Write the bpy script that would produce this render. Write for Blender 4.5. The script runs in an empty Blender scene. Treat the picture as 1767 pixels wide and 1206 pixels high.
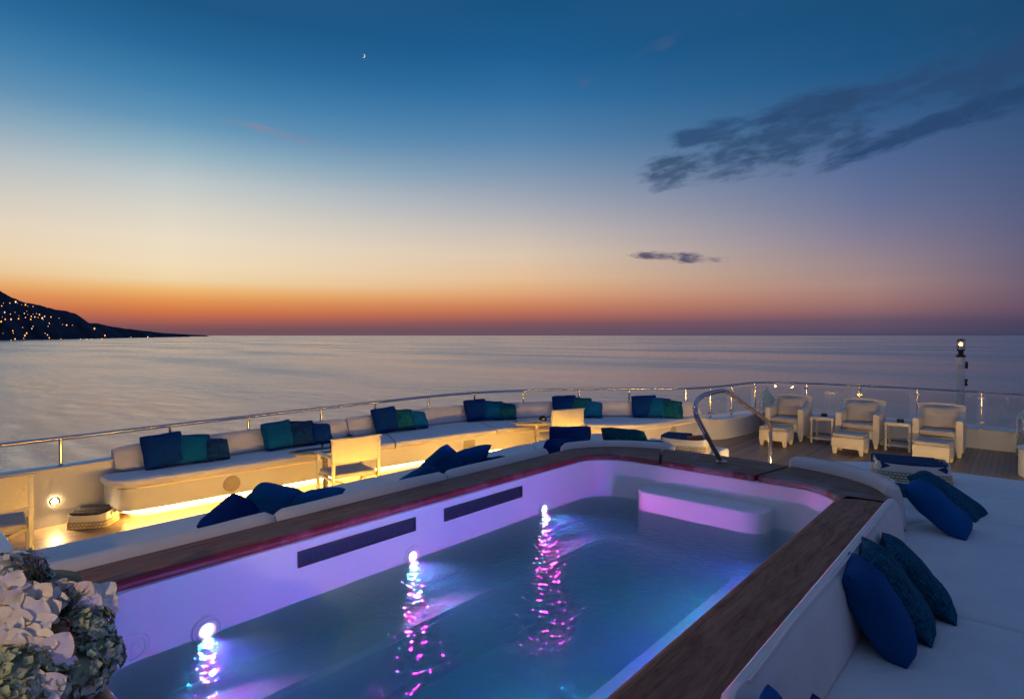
import bpy, bmesh, math, random
from math import sin, cos, pi, radians, hypot, atan2, sqrt
from mathutils import Vector, Matrix, Euler, noise as mnoise
random.seed(7)
C = bpy.context.scene.collection
# ------------------------------------------------------------------ camera model
FPX = 1008.0; CAMZ = 2.1; PIT = math.atan(24/FPX); TH = math.atan(886/FPX)
FW = Vector((-sin(TH)*cos(PIT), cos(TH)*cos(PIT), -sin(PIT))); RT = Vector((cos(TH), sin(TH), 0)); UP = RT.cross(FW)
def ray(px, py): return FW + RT*((px-883.5)/FPX) - UP*((py-603)/FPX)
def at(px, py, z):
    d = ray(px, py); t = (z-CAMZ)/d.z
    return Vector((d.x*t, d.y*t, z))
# ------------------------------------------------------------------ helpers
def lin(c): return tuple(((v/255)/12.92 if v/255 <= .04045 else ((v/255+.055)/1.055)**2.4) for v in c) + (1,)
def tag(o, label=None, cat=None, group=None, kind=None):
    if label: o['label'] = label
    if cat: o['category'] = cat
    if group: o['group'] = group
    if kind: o['kind'] = kind
    return o
def empty(name, loc=(0, 0, 0), rz=0, label=None, cat=None, group=None):
    o = bpy.data.objects.new(name, None); C.objects.link(o); o.location = loc; o.rotation_euler = (0, 0, rz)
    o.empty_display_size = .1
    return tag(o, label, cat, group)
def copy_tree(o, parent=None):
    c = o.copy(); C.objects.link(c); c.parent = parent
    for ch in [x for x in bpy.data.objects if x.parent == o]: copy_tree(ch, c)
    return c
class MB:
    """collects shapes, then links them as one mesh object"""
    def __init__(s): s.bm = bmesh.new(); s.o = Vector((0, 0, 0))
    def org(s, o): s.o = Vector(o); return s
    def add(s, vs, fs):
        b = [s.bm.verts.new(v) for v in vs]
        for f in fs:
            try: s.bm.faces.new([b[i] for i in f])
            except ValueError: pass
        return b
    def merge(s, other, M=None):
        me = bpy.data.meshes.new('t'); other.to_mesh(me)
        if M: me.transform(M)
        s.bm.from_mesh(me); bpy.data.meshes.remove(me); other.free()
    def box(s, c, d, bev=0, rot=(0, 0, 0), seg=2, taper=None):
        b = bmesh.new(); bmesh.ops.create_cube(b, size=1)
        for v in b.verts:
            k = 1 if taper is None or v.co.z > 0 else taper
            v.co = Vector((v.co.x*d[0]*k, v.co.y*d[1]*k, v.co.z*d[2]))
        if bev: bmesh.ops.bevel(b, geom=list(b.edges), offset=bev, segments=seg, profile=.5, affect='EDGES')
        s.merge(b, Matrix.Translation(c) @ Euler(rot).to_matrix().to_4x4()); return s
    def prism(s, pts, z0, z1, bev=0, seg=3):
        b = bmesh.new()
        vs = [b.verts.new((p[0], p[1], z0)) for p in pts]; f = b.faces.new(vs)
        if f.normal.z > 0: f.normal_flip()
        r = bmesh.ops.extrude_face_region(b, geom=[f])
        for v in r['geom']:
            if isinstance(v, bmesh.types.BMVert): v.co.z = z1
        bmesh.ops.recalc_face_normals(b, faces=b.faces)
        if bev:
            es = [e for e in b.edges if len(e.link_faces) == 2 and e.calc_face_angle(0) > .6]
            bmesh.ops.bevel(b, geom=es, offset=bev, segments=seg, profile=.5, affect='EDGES')
        s.merge(b); return s
    def tube(s, pts, r, n=12, caps=True, r2=None):
        pts = [Vector(p) for p in pts]; N = len(pts); rings = []; prev = None
        for i, p in enumerate(pts):
            t = (pts[min(i+1, N-1)]-pts[max(i-1, 0)]).normalized()
            if prev is None:
                a = t.orthogonal().normalized()
            else:
                a = (prev - t*prev.dot(t)).normalized()
            prev = a; b = t.cross(a)
            rr = r if r2 is None else r+(r2-r)*i/(N-1)
            rings.append([s.bm.verts.new(p+(a*cos(2*pi*k/n)+b*sin(2*pi*k/n))*rr) for k in range(n)])
        for i in range(N-1):
            for k in range(n):
                s.bm.faces.new((rings[i][k], rings[i][(k+1) % n], rings[i+1][(k+1) % n], rings[i+1][k]))
        if caps:
            s.bm.faces.new(rings[0][::-1]); s.bm.faces.new(rings[-1])
        return s
    def lathe(s, prof, c=(0, 0, 0), n=24, M=None):
        """profile of (r, z) turned round z"""
        b = bmesh.new(); rings = []
        for r, z in prof:
            rings.append([b.verts.new((r*cos(2*pi*k/n), r*sin(2*pi*k/n), z)) for k in range(n)] if r > 1e-6 else [b.verts.new((0, 0, z))])
        for i in range(len(rings)-1):
            A, B = rings[i], rings[i+1]
            for k in range(n):
                k2 = (k+1) % n
                if len(A) == 1 and len(B) == 1: continue
                if len(A) == 1: b.faces.new((A[0], B[k2], B[k]))
                elif len(B) == 1: b.faces.new((A[k], A[k2], B[0]))
                else: b.faces.new((A[k], A[k2], B[k2], B[k]))
        bmesh.ops.recalc_face_normals(b, faces=b.faces)
        s.merge(b, Matrix.Translation(c) @ (M or Matrix())); return s
    def strip(s, A, B, prof, ends=0.0, caps=True, lump=0):
        """closed profile of (t, z, d) swept between the plan paths A and B; ends rounds the two ends"""
        N = len(A); L = [0]
        for i in range(1, N): L.append(L[-1]+((Vector(A[i][:2])+Vector(B[i][:2]))-(Vector(A[i-1][:2])+Vector(B[i-1][:2]))).length/2)
        zc = sum(p[1](0, 0) if callable(p[1]) else p[1] for p in prof)/len(prof); tc = .5
        rings = []
        for i in range(N):
            a, b = Vector(A[i][:2]), Vector(B[i][:2]); n = (b-a); n = n.normalized() if n.length > 1e-6 else Vector((0, 0))
            k = 1
            if ends:
                e = min(L[i], L[-1]-L[i])
                if e < ends: k = 1-.45*(1-sqrt(max(0, 1-(1-e/ends)**2)))
            ring = []
            for q in prof:
                t, z = q[0], q[1]; d = q[2] if len(q) > 2 else 0
                if callable(z): z = z(a.x, a.y)
                t = tc+(t-tc)*k; z = (zc+(z-zc)*(1-(1-k)*.5) if ends else z)
                p = a+(b-a)*t+n*d*k
                if lump:
                    w = mnoise.noise(Vector((p.x*2.3, p.y*2.3, z*3)))*lump
                    z += w*.6 if z > zc else 0; p = p+n*w*.4
                ring.append(s.bm.verts.new((p.x, p.y, z)))
            rings.append(ring)
        m = len(prof)
        for i in range(N-1):
            for k in range(m):
                try: s.bm.faces.new((rings[i][k], rings[i][(k+1) % m], rings[i+1][(k+1) % m], rings[i+1][k]))
                except ValueError: pass
        if caps:
            for r in (rings[0], rings[-1]):
                try: s.bm.faces.new(r)
                except ValueError: pass
        return s
    def build(s, name, mat, parent=None, smooth=40, world=True):
        bmesh.ops.remove_doubles(s.bm, verts=s.bm.verts, dist=1e-5)
        bmesh.ops.recalc_face_normals(s.bm, faces=s.bm.faces)
        me = bpy.data.meshes.new(name); s.bm.to_mesh(me); s.bm.free()
        if smooth:
            me.shade_smooth(); me.set_sharp_from_angle(angle=radians(smooth))
        off = Vector(s.o)
        o = bpy.data.objects.new(name, me); C.objects.link(o)
        if parent is not None:
            o.parent = parent
            if world: off = parent.location.copy()
        if off.length: me.transform(Matrix.Translation(-off))
        if parent is None: o.location = off
        me.materials.append(mat)
        return o
def wparent(child_loc_parent): return child_loc_parent
def resample(P, n):
    P = [Vector(p[:2]) for p in P]; L = [0]
    for i in range(1, len(P)): L.append(L[-1]+(P[i]-P[i-1]).length)
    out = []; j = 0
    for i in range(n):
        d = L[-1]*i/(n-1)
        while j < len(P)-2 and L[j+1] < d: j += 1
        u = (d-L[j])/max(L[j+1]-L[j], 1e-9); out.append(P[j].lerp(P[j+1], min(max(u, 0), 1)))
    return out
def smoothp(P, n=160, it=2):
    P = [Vector(p[:2]) for p in P]
    for _ in range(it):
        Q = [P[0]]
        for i in range(len(P)-1): Q += [P[i].lerp(P[i+1], .25), P[i].lerp(P[i+1], .75)]
        P = Q+[P[-1]]
    return resample(P, n)
def offset(P, d):
    out = []
    for i, p in enumerate(P):
        t = (P[min(i+1, len(P)-1)]-P[max(i-1, 0)]).normalized(); out.append(p+Vector((-t.y, t.x))*d)
    return out
def sub(P, a, b, n=None):
    """piece of a path between arc fractions a and b"""
    Q = resample(P, 400); i, j = int(a*399), int(b*399)
    return resample(Q[i:j+1], n or max(6, (j-i)//4))
def frac(P, pt):
    Q = resample(P, 400); return min(range(400), key=lambda i: (Q[i]-Vector(pt[:2])).length)/399
# ------------------------------------------------------------------ materials
def newmat(name):
    m = bpy.data.materials.new(name); m.use_nodes = True; nt = m.node_tree; return m, nt, nt.nodes['Principled BSDF']
def N(nt, t, **kw):
    n = nt.nodes.new(t)
    for k, v in kw.items():
        if k in n.inputs: n.inputs[k].default_value = v
        else: setattr(n, k, v)
    return n
def ramp(nt, stops, fac, interp='LINEAR'):
    r = nt.nodes.new('ShaderNodeValToRGB'); e = r.color_ramp.elements; r.color_ramp.interpolation = interp
    e[0].position, e[0].color = stops[0]; e[1].position, e[1].color = stops[-1]
    for p, c in stops[1:-1]: x = e.new(p); x.color = c
    nt.links.new(fac, r.inputs['Fac']); return r.outputs['Color']
def c4(c): return tuple(c)+(1,) if len(c) == 3 else c
def plain(name, col, rough=.5, metal=0, nscale=8, var=.08, bump=0, bscale=60, coat=0, obj=True, weave=0):
    m, nt, p = newmat(name); L = nt.links.new
    tc = N(nt, 'ShaderNodeTexCoord'); co = tc.outputs['Object']
    n = N(nt, 'ShaderNodeTexNoise', Scale=nscale, Detail=5); L(co, n.inputs['Vector'])
    a = [v*(1-var) for v in col]; b = [min(1, v*(1+var)) for v in col]
    L(ramp(nt, [(.3, c4(a)), (.7, c4(b))], n.outputs['Fac']), p.inputs['Base Color'])
    p.inputs['Roughness'].default_value = rough; p.inputs['Metallic'].default_value = metal
    p.inputs['Coat Weight'].default_value = coat
    if bump or weave:
        n2 = N(nt, 'ShaderNodeTexNoise', Scale=bscale, Detail=4); L(co, n2.inputs['Vector'])
        h = n2.outputs['Fac']
        if weave:
            w = N(nt, 'ShaderNodeTexChecker', Scale=weave); L(co, w.inputs['Vector'])
            mx = N(nt, 'ShaderNodeMath', operation='ADD'); L(h, mx.inputs[0])
            ml = N(nt, 'ShaderNodeMath', operation='MULTIPLY'); ml.inputs[1].default_value = .3
            L(w.outputs['Fac'], ml.inputs[0]); L(ml.outputs[0], mx.inputs[1]); h = mx.outputs[0]
        bp = N(nt, 'ShaderNodeBump', Strength=max(bump, .15), Distance=.01); L(h, bp.inputs['Height']); L(bp.outputs[0], p.inputs['Normal'])
    return m
def emis(name, col, s):
    m, nt, p = newmat(name); nt.nodes.remove(p)
    e = N(nt, 'ShaderNodeEmission', Color=c4(col), Strength=s); nt.links.new(e.outputs[0], nt.nodes['Material Output'].inputs[0]); return m
def fabric(name, col, var=.1, sheen=.15, bs=14, slub=0):
    m, nt, p = newmat(name); L = nt.links.new; tc = N(nt, 'ShaderNodeTexCoord'); co = tc.outputs['Object']
    n = N(nt, 'ShaderNodeTexNoise', Scale=3.5, Detail=6); L(co, n.inputs['Vector'])
    f = N(nt, 'ShaderNodeTexNoise', Scale=240, Detail=2); L(co, f.inputs['Vector'])
    s = N(nt, 'ShaderNodeMath', operation='ADD'); L(n.outputs['Fac'], s.inputs[0])
    h = N(nt, 'ShaderNodeMath', operation='MULTIPLY'); h.inputs[1].default_value = .5; L(f.outputs['Fac'], h.inputs[0]); L(h.outputs[0], s.inputs[1])
    L(ramp(nt, [(.5, c4([v*(1-var) for v in col])), (1, c4([min(1, v*(1+var)) for v in col]))], s.outputs[0]), p.inputs['Base Color'])
    if slub:
        cs = p.inputs['Base Color'].links[0].from_socket
        for sc_ in ((22, 22, 260), (260, 22, 22)):
            mp = N(nt, 'ShaderNodeMapping'); mp.inputs['Scale'].default_value = sc_; L(co, mp.inputs['Vector']); t = N(nt, 'ShaderNodeTexNoise', Scale=1, Detail=3); L(mp.outputs[0], t.inputs['Vector'])
            mm = N(nt, 'ShaderNodeMix', data_type='RGBA', blend_type='MULTIPLY'); mm.inputs[0].default_value = 1; L(cs, mm.inputs[6]); L(ramp(nt, [(.38, (.45, .45, .5, 1)), (.62, (1.35, 1.3, 1.15, 1))], t.outputs['Fac']), mm.inputs[7]); cs = mm.outputs[2]
        L(cs, p.inputs['Base Color'])
    p.inputs['Roughness'].default_value = .9; p.inputs['Sheen Weight'].default_value = sheen; p.inputs['Specular IOR Level'].default_value = .12
    w = N(nt, 'ShaderNodeTexNoise', Scale=bs, Detail=3, Distortion=.4); L(co, w.inputs['Vector'])
    b1 = N(nt, 'ShaderNodeBump', Strength=.6, Distance=.03); L(w.outputs['Fac'], b1.inputs['Height'])
    b2 = N(nt, 'ShaderNodeBump', Strength=.25, Distance=.003); L(f.outputs['Fac'], b2.inputs['Height']); L(b1.outputs[0], b2.inputs['Normal'])
    L(b2.outputs[0], p.inputs['Normal']); return m
def wood(name, dark, light, axis='Y', rough=.4, grey=None, coat=.2, red=None):
    m, nt, p = newmat(name); L = nt.links.new; tc = N(nt, 'ShaderNodeTexCoord'); mp = N(nt, 'ShaderNodeMapping')
    mp.inputs['Scale'].default_value = (9, .9, 9) if axis == 'Y' else (.9, 9, 9)
    L(tc.outputs['Object'], mp.inputs['Vector'])
    n = N(nt, 'ShaderNodeTexNoise', Scale=2.2, Detail=9, Roughness=.65, Distortion=1.2); L(mp.outputs[0], n.inputs['Vector'])
    w = N(nt, 'ShaderNodeTexNoise', Scale=14, Detail=4, Distortion=.3); L(mp.outputs[0], w.inputs['Vector'])
    mx = N(nt, 'ShaderNodeMix', data_type='FLOAT'); mx.inputs[0].default_value = .35; L(n.outputs['Fac'], mx.inputs[2]); L(w.outputs['Fac'], mx.inputs[3])
    col = ramp(nt, [(.33, c4(dark)), (.5, c4([(a+b)/2 for a, b in zip(dark, light)])), (.68, c4(light))], mx.outputs[0])
    if grey or red:
        q = N(nt, 'ShaderNodeTexNoise', Scale=1.6, Detail=7, Roughness=.7, Distortion=.6); L(tc.outputs['Object'], q.inputs['Vector'])
        f = ramp(nt, [(.52, (0, 0, 0, 1)), (.6, (.75, .75, .75, 1))], q.outputs['Fac'])
        m2 = N(nt, 'ShaderNodeMix', data_type='RGBA'); L(f, m2.inputs[0]); L(col, m2.inputs[6]); m2.inputs[7].default_value = c4(grey or red); col = m2.outputs[2]
    L(col, p.inputs['Base Color']); p.inputs['Coat Weight'].default_value = coat; p.inputs['Coat Roughness'].default_value = .25
    L(ramp(nt, [(.3, (rough+.15,)*3+(1,)), (.7, (rough-.1,)*3+(1,))], n.outputs['Fac']), p.inputs['Roughness'])
    b = N(nt, 'ShaderNodeBump', Strength=.25, Distance=.004); L(w.outputs['Fac'], b.inputs['Height']); L(b.outputs[0], p.inputs['Normal'])
    return m
def deckmat():
    m, nt, p = newmat('teak_planks'); L = nt.links.new; tc = N(nt, 'ShaderNodeTexCoord'); sx = N(nt, 'ShaderNodeSeparateXYZ'); L(tc.outputs['Object'], sx.inputs[0])
    d = N(nt, 'ShaderNodeMath', operation='DIVIDE'); L(sx.outputs['X'], d.inputs[0]); d.inputs[1].default_value = .078
    fr = N(nt, 'ShaderNodeMath', operation='FRACT'); L(d.outputs[0], fr.inputs[0])
    fl = N(nt, 'ShaderNodeMath', operation='FLOOR'); L(d.outputs[0], fl.inputs[0])
    wn = N(nt, 'ShaderNodeTexWhiteNoise', noise_dimensions='1D'); L(fl.outputs[0], wn.inputs['W'])
    mp = N(nt, 'ShaderNodeMapping'); mp.inputs['Scale'].default_value = (26, 1.2, 1); L(tc.outputs['Object'], mp.inputs['Vector'])
    n = N(nt, 'ShaderNodeTexNoise', Scale=1.5, Detail=8, Distortion=.5); L(mp.outputs[0], n.inputs['Vector'])
    av = N(nt, 'ShaderNodeMix', data_type='FLOAT'); av.inputs[0].default_value = .45; L(n.outputs['Fac'], av.inputs[2]); L(wn.outputs['Value'], av.inputs[3])
    col = ramp(nt, [(.2, (.17, .105, .065, 1)), (.8, (.34, .225, .14, 1))], av.outputs[0])
    ck = ramp(nt, [(0, (1, 1, 1, 1)), (.085, (1, 1, 1, 1)), (.1, (0, 0, 0, 1)), (1, (0, 0, 0, 1))], fr.outputs[0])
    m2 = N(nt, 'ShaderNodeMix', data_type='RGBA'); L(ck, m2.inputs[0]); L(col, m2.inputs[6]); m2.inputs[7].default_value = (.012, .011, .01, 1)
    L(m2.outputs[2], p.inputs['Base Color']); p.inputs['Roughness'].default_value = .42
    b = N(nt, 'ShaderNodeBump', Strength=.4, Distance=.004); b.invert = True; L(ck, b.inputs['Height']); L(b.outputs[0], p.inputs['Normal'])
    return m
WHITE = plain('gelcoat_white', (.78, .77, .74), .28, nscale=2, var=.03, coat=.3)
HULLW = plain('painted_white', (.74, .73, .70), .35, nscale=1.5, var=.04)
CUSH = fabric('cream_canvas', (.76, .74, .72), .06, .1, 5)
CUSH2 = fabric('backrest_canvas', (.68, .64, .61), .06, .1, 6)
CHROME = plain('polished_steel', (.60, .58, .56), .11, 1, nscale=4, var=.04)
STEEL = plain('brushed_steel', (.6, .6, .6), .3, 1)
BLACK = plain('black_gloss', (.01, .01, .012), .15)
DARK = plain('dark_plastic', (.03, .035, .05), .35, bump=.2)
POOLW = plain('pool_gelcoat', (.80, .80, .80), .42, nscale=1.2, var=.02)
TEAK = deckmat()
COP = wood('coping_teak', (.14, .036, .014), (.42, .15, .070), 'Y', .6, None, 0)
COPL = wood('coping_teak_left', (.13, .052, .028), (.40, .18, .11), 'Y', .65, (.20, .14, .11), 0)
COPX = wood('coping_teak_far', (.11, .042, .024), (.34, .15, .09), 'X', .6, (.26, .19, .16), 0)
LIP = wood('varnished_lip_lamp_red', (.16, .008, .012), (.32, .018, .028), 'Y', .45, (.42, .09, .10), .1)  # magenta light of the pool lamps is put into this wood's red
LIPX = wood('varnished_lip_lamp_red_far', (.10, .012, .014), (.26, .03, .035), 'X', .45, (.36, .24, .22), .3)  # far lip, lamp light mixed into its red as well
WICK = plain('woven_cream', (.62, .54, .38), .6, nscale=30, var=.1, bump=.3, bscale=120, weave=90)
CHAIRW = plain('woven_resin_ivory', (.72, .66, .54), .55, nscale=60, var=.08, bump=.3, bscale=200, weave=160)
PADC = fabric('grey_beige_canvas', (.46, .43, .40), .08, .1, 7)
DIRW = plain('ivory_lacquer', (.70, .66, .55), .4, nscale=4, var=.04)
LED = emis('warm_led_strip', (1, .56, .14), 50.0)
LEDP = emis('warm_led_pad', (1, .53, .07), 90)
LEDR = emis('warm_led_bow', (1, .64, .25), 200)
BLUES = dict(deep=fabric('cushion_deep', (.002, .062, .19), .25, 0, 9),
    navy=fabric('cushion_navy', (.0008, .026, .17), .25, 0, 9), royal=fabric('cushion_royal', (.001, .075, .27), .2, 0, 9),
    teal=fabric('cushion_teal', (.0008, .078, .22), .2, 0, 9), petrol=fabric('cushion_petrol', (.004, .095, .18), .3, 0, 9, 1),
    sea=fabric('cushion_sea', (.001, .085, .26), .25, 0, 9), slate=fabric('cushion_slate', (.006, .042, .17), .35, 0, 9, 1))
# ------------------------------------------------------------------ world: dusk sky
def skydir(x, y):
    v = ray(x, y).normalized(); return v
S = Vector((skydir(300, 579).x, skydir(300, 579).y)).normalized()
COLS = {
 300: [(0, (30, 86, 132)), (80, (40, 104, 152)), (150, (66, 128, 172)), (210, (100, 150, 184)), (260, (146, 178, 194)), (310, (190, 200, 202)), (360, (216, 212, 200)), (410, (234, 220, 198)), (455, (240, 220, 186)), (482, (240, 212, 166)), (500, (238, 184, 114)), (518, (228, 150, 84)), (536, (210, 120, 74)), (550, (180, 100, 80)), (562, (140, 86, 86)), (570, (116, 80, 88)), (577, (112, 82, 90))],
 900: [(0, (24, 82, 128)), (100, (32, 94, 146)), (170, (52, 112, 162)), (240, (86, 132, 172)), (300, (128, 152, 178)), (350, (164, 170, 182)), (400, (198, 188, 182)), (440, (220, 198, 174)), (480, (228, 190, 150)), (505, (224, 166, 120)), (525, (208, 134, 96)), (543, (178, 106, 88)), (558, (132, 86, 92)), (568, (110, 82, 96)), (577, (104, 82, 96))],
 1500: [(0, (26, 78, 120)), (100, (30, 84, 130)), (200, (54, 94, 140)), (280, (82, 104, 148)), (350, (104, 114, 150)), (400, (126, 122, 148)), (450, (150, 132, 140)), (490, (164, 134, 130)), (515, (160, 120, 116)), (535, (142, 104, 108)), (552, (106, 84, 104)), (577, (76, 72, 98))],
 1767: [(0, (28, 72, 112)), (120, (38, 78, 120)), (250, (62, 88, 128)), (350, (84, 94, 130)), (430, (102, 98, 126)), (490, (112, 96, 114)), (530, (104, 82, 102)), (555, (76, 68, 94)), (577, (62, 64, 90))],
 'dusk': [(0, (78, 96, 138)), (200, (92, 100, 140)), (350, (112, 106, 142)), (480, (128, 104, 128)), (577, (80, 72, 98))]}
def build_world():
    w = bpy.data.worlds.new('World'); bpy.context.scene.world = w; w.use_nodes = True; nt = w.node_tree; L = nt.links.new
    bg = nt.nodes['Background']; tc = N(nt, 'ShaderNodeTexCoord'); co = tc.outputs['Generated']
    sp = N(nt, 'ShaderNodeSeparateXYZ'); L(co, sp.inputs[0])
    def M(op, a, b=None, c=None, clamp=False):
        n = N(nt, 'ShaderNodeMath', operation=op, use_clamp=clamp)
        for i, v in enumerate((a, b, c)):
            if v is None: continue
            if isinstance(v, (int, float)): n.inputs[i].default_value = v
            else: L(v, n.inputs[i])
        return n.outputs[0]
    X, Y, Z = sp.outputs
    t = M('POWER', M('MAXIMUM', Z, 0), .5)
    h = M('SQRT', M('ADD', M('MULTIPLY', X, X), M('MULTIPLY', Y, Y)))
    s = M('DIVIDE', M('ADD', M('MULTIPLY', X, S.x), M('MULTIPLY', Y, S.y)), M('MAXIMUM', h, .001))
    cols = []
    for k, rows in COLS.items():
        x = 1500 if k == 'dusk' else k
        st = [(max(skydir(x, y).z, 0)**.5, lin(c)) for y, c in rows][::-1]
        top = lin((78, 106, 154))
        cols.append(ramp(nt, st+[(1, top)], t))
    ang = M('ARCCOSINE', M('MINIMUM', s, 1)); sv = [math.acos(min(1, S.dot(skydir(x, 579).xy.normalized()))) for x in (300, 900, 1500, 1767)]+[radians(125)]
    _u = [1.0, (skydir(900, 579).x*S.x+skydir(900, 579).y*S.y)/hypot(*skydir(900, 579)[:2]), (skydir(1500, 579).x*S.x+skydir(1500, 579).y*S.y)/hypot(*skydir(1500, 579)[:2]), -.1]
    cur = cols[0]
    for i in range(4):
        f = N(nt, 'ShaderNodeMapRange', interpolation_type='LINEAR'); L(ang, f.inputs[0])
        f.inputs[1].default_value = sv[i]; f.inputs[2].default_value = sv[i+1]; f.inputs[3].default_value = 0; f.inputs[4].default_value = 1
        m = N(nt, 'ShaderNodeMix', data_type='RGBA'); L(f.outputs[0], m.inputs[0]); L(cur, m.inputs[6]); L(cols[i+1], m.inputs[7]); cur = m.outputs[2]
    # streaky clouds, laid out by bearing u and height v of the sky direction
    fh = Vector((-sin(TH), cos(TH)))
    den = M('MAXIMUM', M('ADD', M('MULTIPLY', X, fh.x), M('MULTIPLY', Y, fh.y)), .05)
    front = M('GREATER_THAN', M('ADD', M('MULTIPLY', X, fh.x), M('MULTIPLY', Y, fh.y)), .06)
    u = M('DIVIDE', M('ADD', M('MULTIPLY', X, RT.x), M('MULTIPLY', Y, RT.y)), den); v = M('DIVIDE', Z, den)
    def cloud(u0, v0, u1, v1, w0, w1, sc, th0, th1, seed, stretch=3.0, det=9):
        """elongated patch along the line (u0,v0)-(u1,v1)"""
        a = atan2(v1-v0, u1-u0); ln = hypot(u1-u0, v1-v0)
        du = M('SUBTRACT', u, u0); dv = M('SUBTRACT', v, v0)
        al = M('ADD', M('MULTIPLY', du, cos(a)), M('MULTIPLY', dv, sin(a)))
        ac = M('SUBTRACT', M('MULTIPLY', dv, cos(a)), M('MULTIPLY', du, sin(a)))
        k = M('DIVIDE', al, ln, None, True)
        wd = M('ADD', M('MULTIPLY', k, w1-w0), w0)
        e = M('SUBTRACT', 1, M('POWER', M('DIVIDE', M('ABSOLUTE', ac), wd), 2), None, True)
        e = M('MULTIPLY', e, M('MULTIPLY', M('MULTIPLY_ADD', al, 14, .6, True), M('MULTIPLY_ADD', M('SUBTRACT', ln, al), 12, .6, True)))
        cv = N(nt, 'ShaderNodeCombineXYZ'); L(M('MULTIPLY', al, sc/stretch), cv.inputs[0]); L(M('MULTIPLY', ac, sc), cv.inputs[1]); cv.inputs[2].default_value = seed
        n = N(nt, 'ShaderNodeTexNoise', Scale=1, Detail=det, Roughness=.62, Distortion=.25); L(cv.outputs[0], n.inputs['Vector'])
        q = M('ADD', n.outputs['Fac'], M('MULTIPLY', M('SUBTRACT', e, 1), .50))
        mr = N(nt, 'ShaderNodeMapRange', interpolation_type='SMOOTHSTEP'); L(q, mr.inputs[0]); mr.inputs[1].default_value = th0; mr.inputs[2].default_value = th1
        return M('MULTIPLY', mr.outputs[0], front)
    def lay(cur, mask, col, k):
        m = N(nt, 'ShaderNodeMix', data_type='RGBA'); L(M('MULTIPLY', mask, k), m.inputs[0]); L(cur, m.inputs[6]); m.inputs[7].default_value = lin(col); return m.outputs[2]
    UV = lambda x, y: ((x-883.5)/FPX, (579-y)/FPX)
    def big(x0, y0, x1, y1, *r): return cloud(*UV(x0, y0), *UV(x1, y1), *r)
    cur = lay(cur, big(1100, 312, 1500, 205, .045, .095, 46, .27, .58, 3.1, 3.2, 12), (46, 74, 110), .82)
    cur = lay(cur, big(1150, 250, 2000, 60, .03, .085, 36, .27, .60, 8.7, 3.6, 12), (42, 72, 112), .8)
    cur = lay(cur, big(1400, 290, 2000, 90, .022, .05, 40, .24, .56, 5.2, 3.6, 12), (38, 68, 108), .85)
    cur = lay(cur, big(1085, 440, 1228, 447, .011, .015, 60, .22, .50, 1.7), (62, 66, 104), .9)
    cur = lay(cur, big(980, 160, 1300, 10, .03, .03, 22, .42, .70, 4.4), (96, 96, 130), .30)
    cur = lay(cur, big(370, 205, 640, 272, .014, .02, 24, .40, .62, 2.2), (150, 130, 150), .38)
    cur = lay(cur, big(470, 165, 550, 175, .012, .012, 26, .36, .6, 6.6), (130, 120, 150), .35)
    cur = lay(cur, big(1100, 150, 1700, 40, .08, .1, 14, .5, .8, 9.9), (80, 84, 124), .3)
    L(cur, bg.inputs['Color']); bg.inputs['Strength'].default_value = 1.0
build_world()
# ------------------------------------------------------------------ sea
def sea():
    m, nt, p = newmat('sea_water'); L = nt.links.new; tc = N(nt, 'ShaderNodeTexCoord'); co = tc.outputs['Object']
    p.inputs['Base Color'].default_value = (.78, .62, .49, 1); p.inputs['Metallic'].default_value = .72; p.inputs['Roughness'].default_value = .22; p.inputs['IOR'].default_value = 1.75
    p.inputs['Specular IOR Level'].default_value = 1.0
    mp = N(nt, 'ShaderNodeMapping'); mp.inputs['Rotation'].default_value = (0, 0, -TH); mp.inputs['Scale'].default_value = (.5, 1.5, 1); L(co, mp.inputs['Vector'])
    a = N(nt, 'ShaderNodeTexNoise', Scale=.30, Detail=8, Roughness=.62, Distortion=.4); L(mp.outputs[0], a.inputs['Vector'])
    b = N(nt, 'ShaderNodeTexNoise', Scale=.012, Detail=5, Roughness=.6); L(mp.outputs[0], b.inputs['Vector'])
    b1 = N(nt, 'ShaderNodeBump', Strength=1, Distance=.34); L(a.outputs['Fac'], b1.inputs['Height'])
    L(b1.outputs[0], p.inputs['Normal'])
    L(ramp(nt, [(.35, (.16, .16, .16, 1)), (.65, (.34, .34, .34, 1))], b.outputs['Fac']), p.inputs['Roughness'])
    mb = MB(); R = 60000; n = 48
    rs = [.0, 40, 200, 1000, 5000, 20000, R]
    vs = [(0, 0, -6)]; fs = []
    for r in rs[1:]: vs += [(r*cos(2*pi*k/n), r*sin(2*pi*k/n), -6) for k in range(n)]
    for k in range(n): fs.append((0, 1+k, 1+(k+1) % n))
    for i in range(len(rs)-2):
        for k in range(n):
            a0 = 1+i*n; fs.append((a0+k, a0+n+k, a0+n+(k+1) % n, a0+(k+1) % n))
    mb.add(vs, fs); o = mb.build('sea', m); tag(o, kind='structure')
sea()
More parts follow.
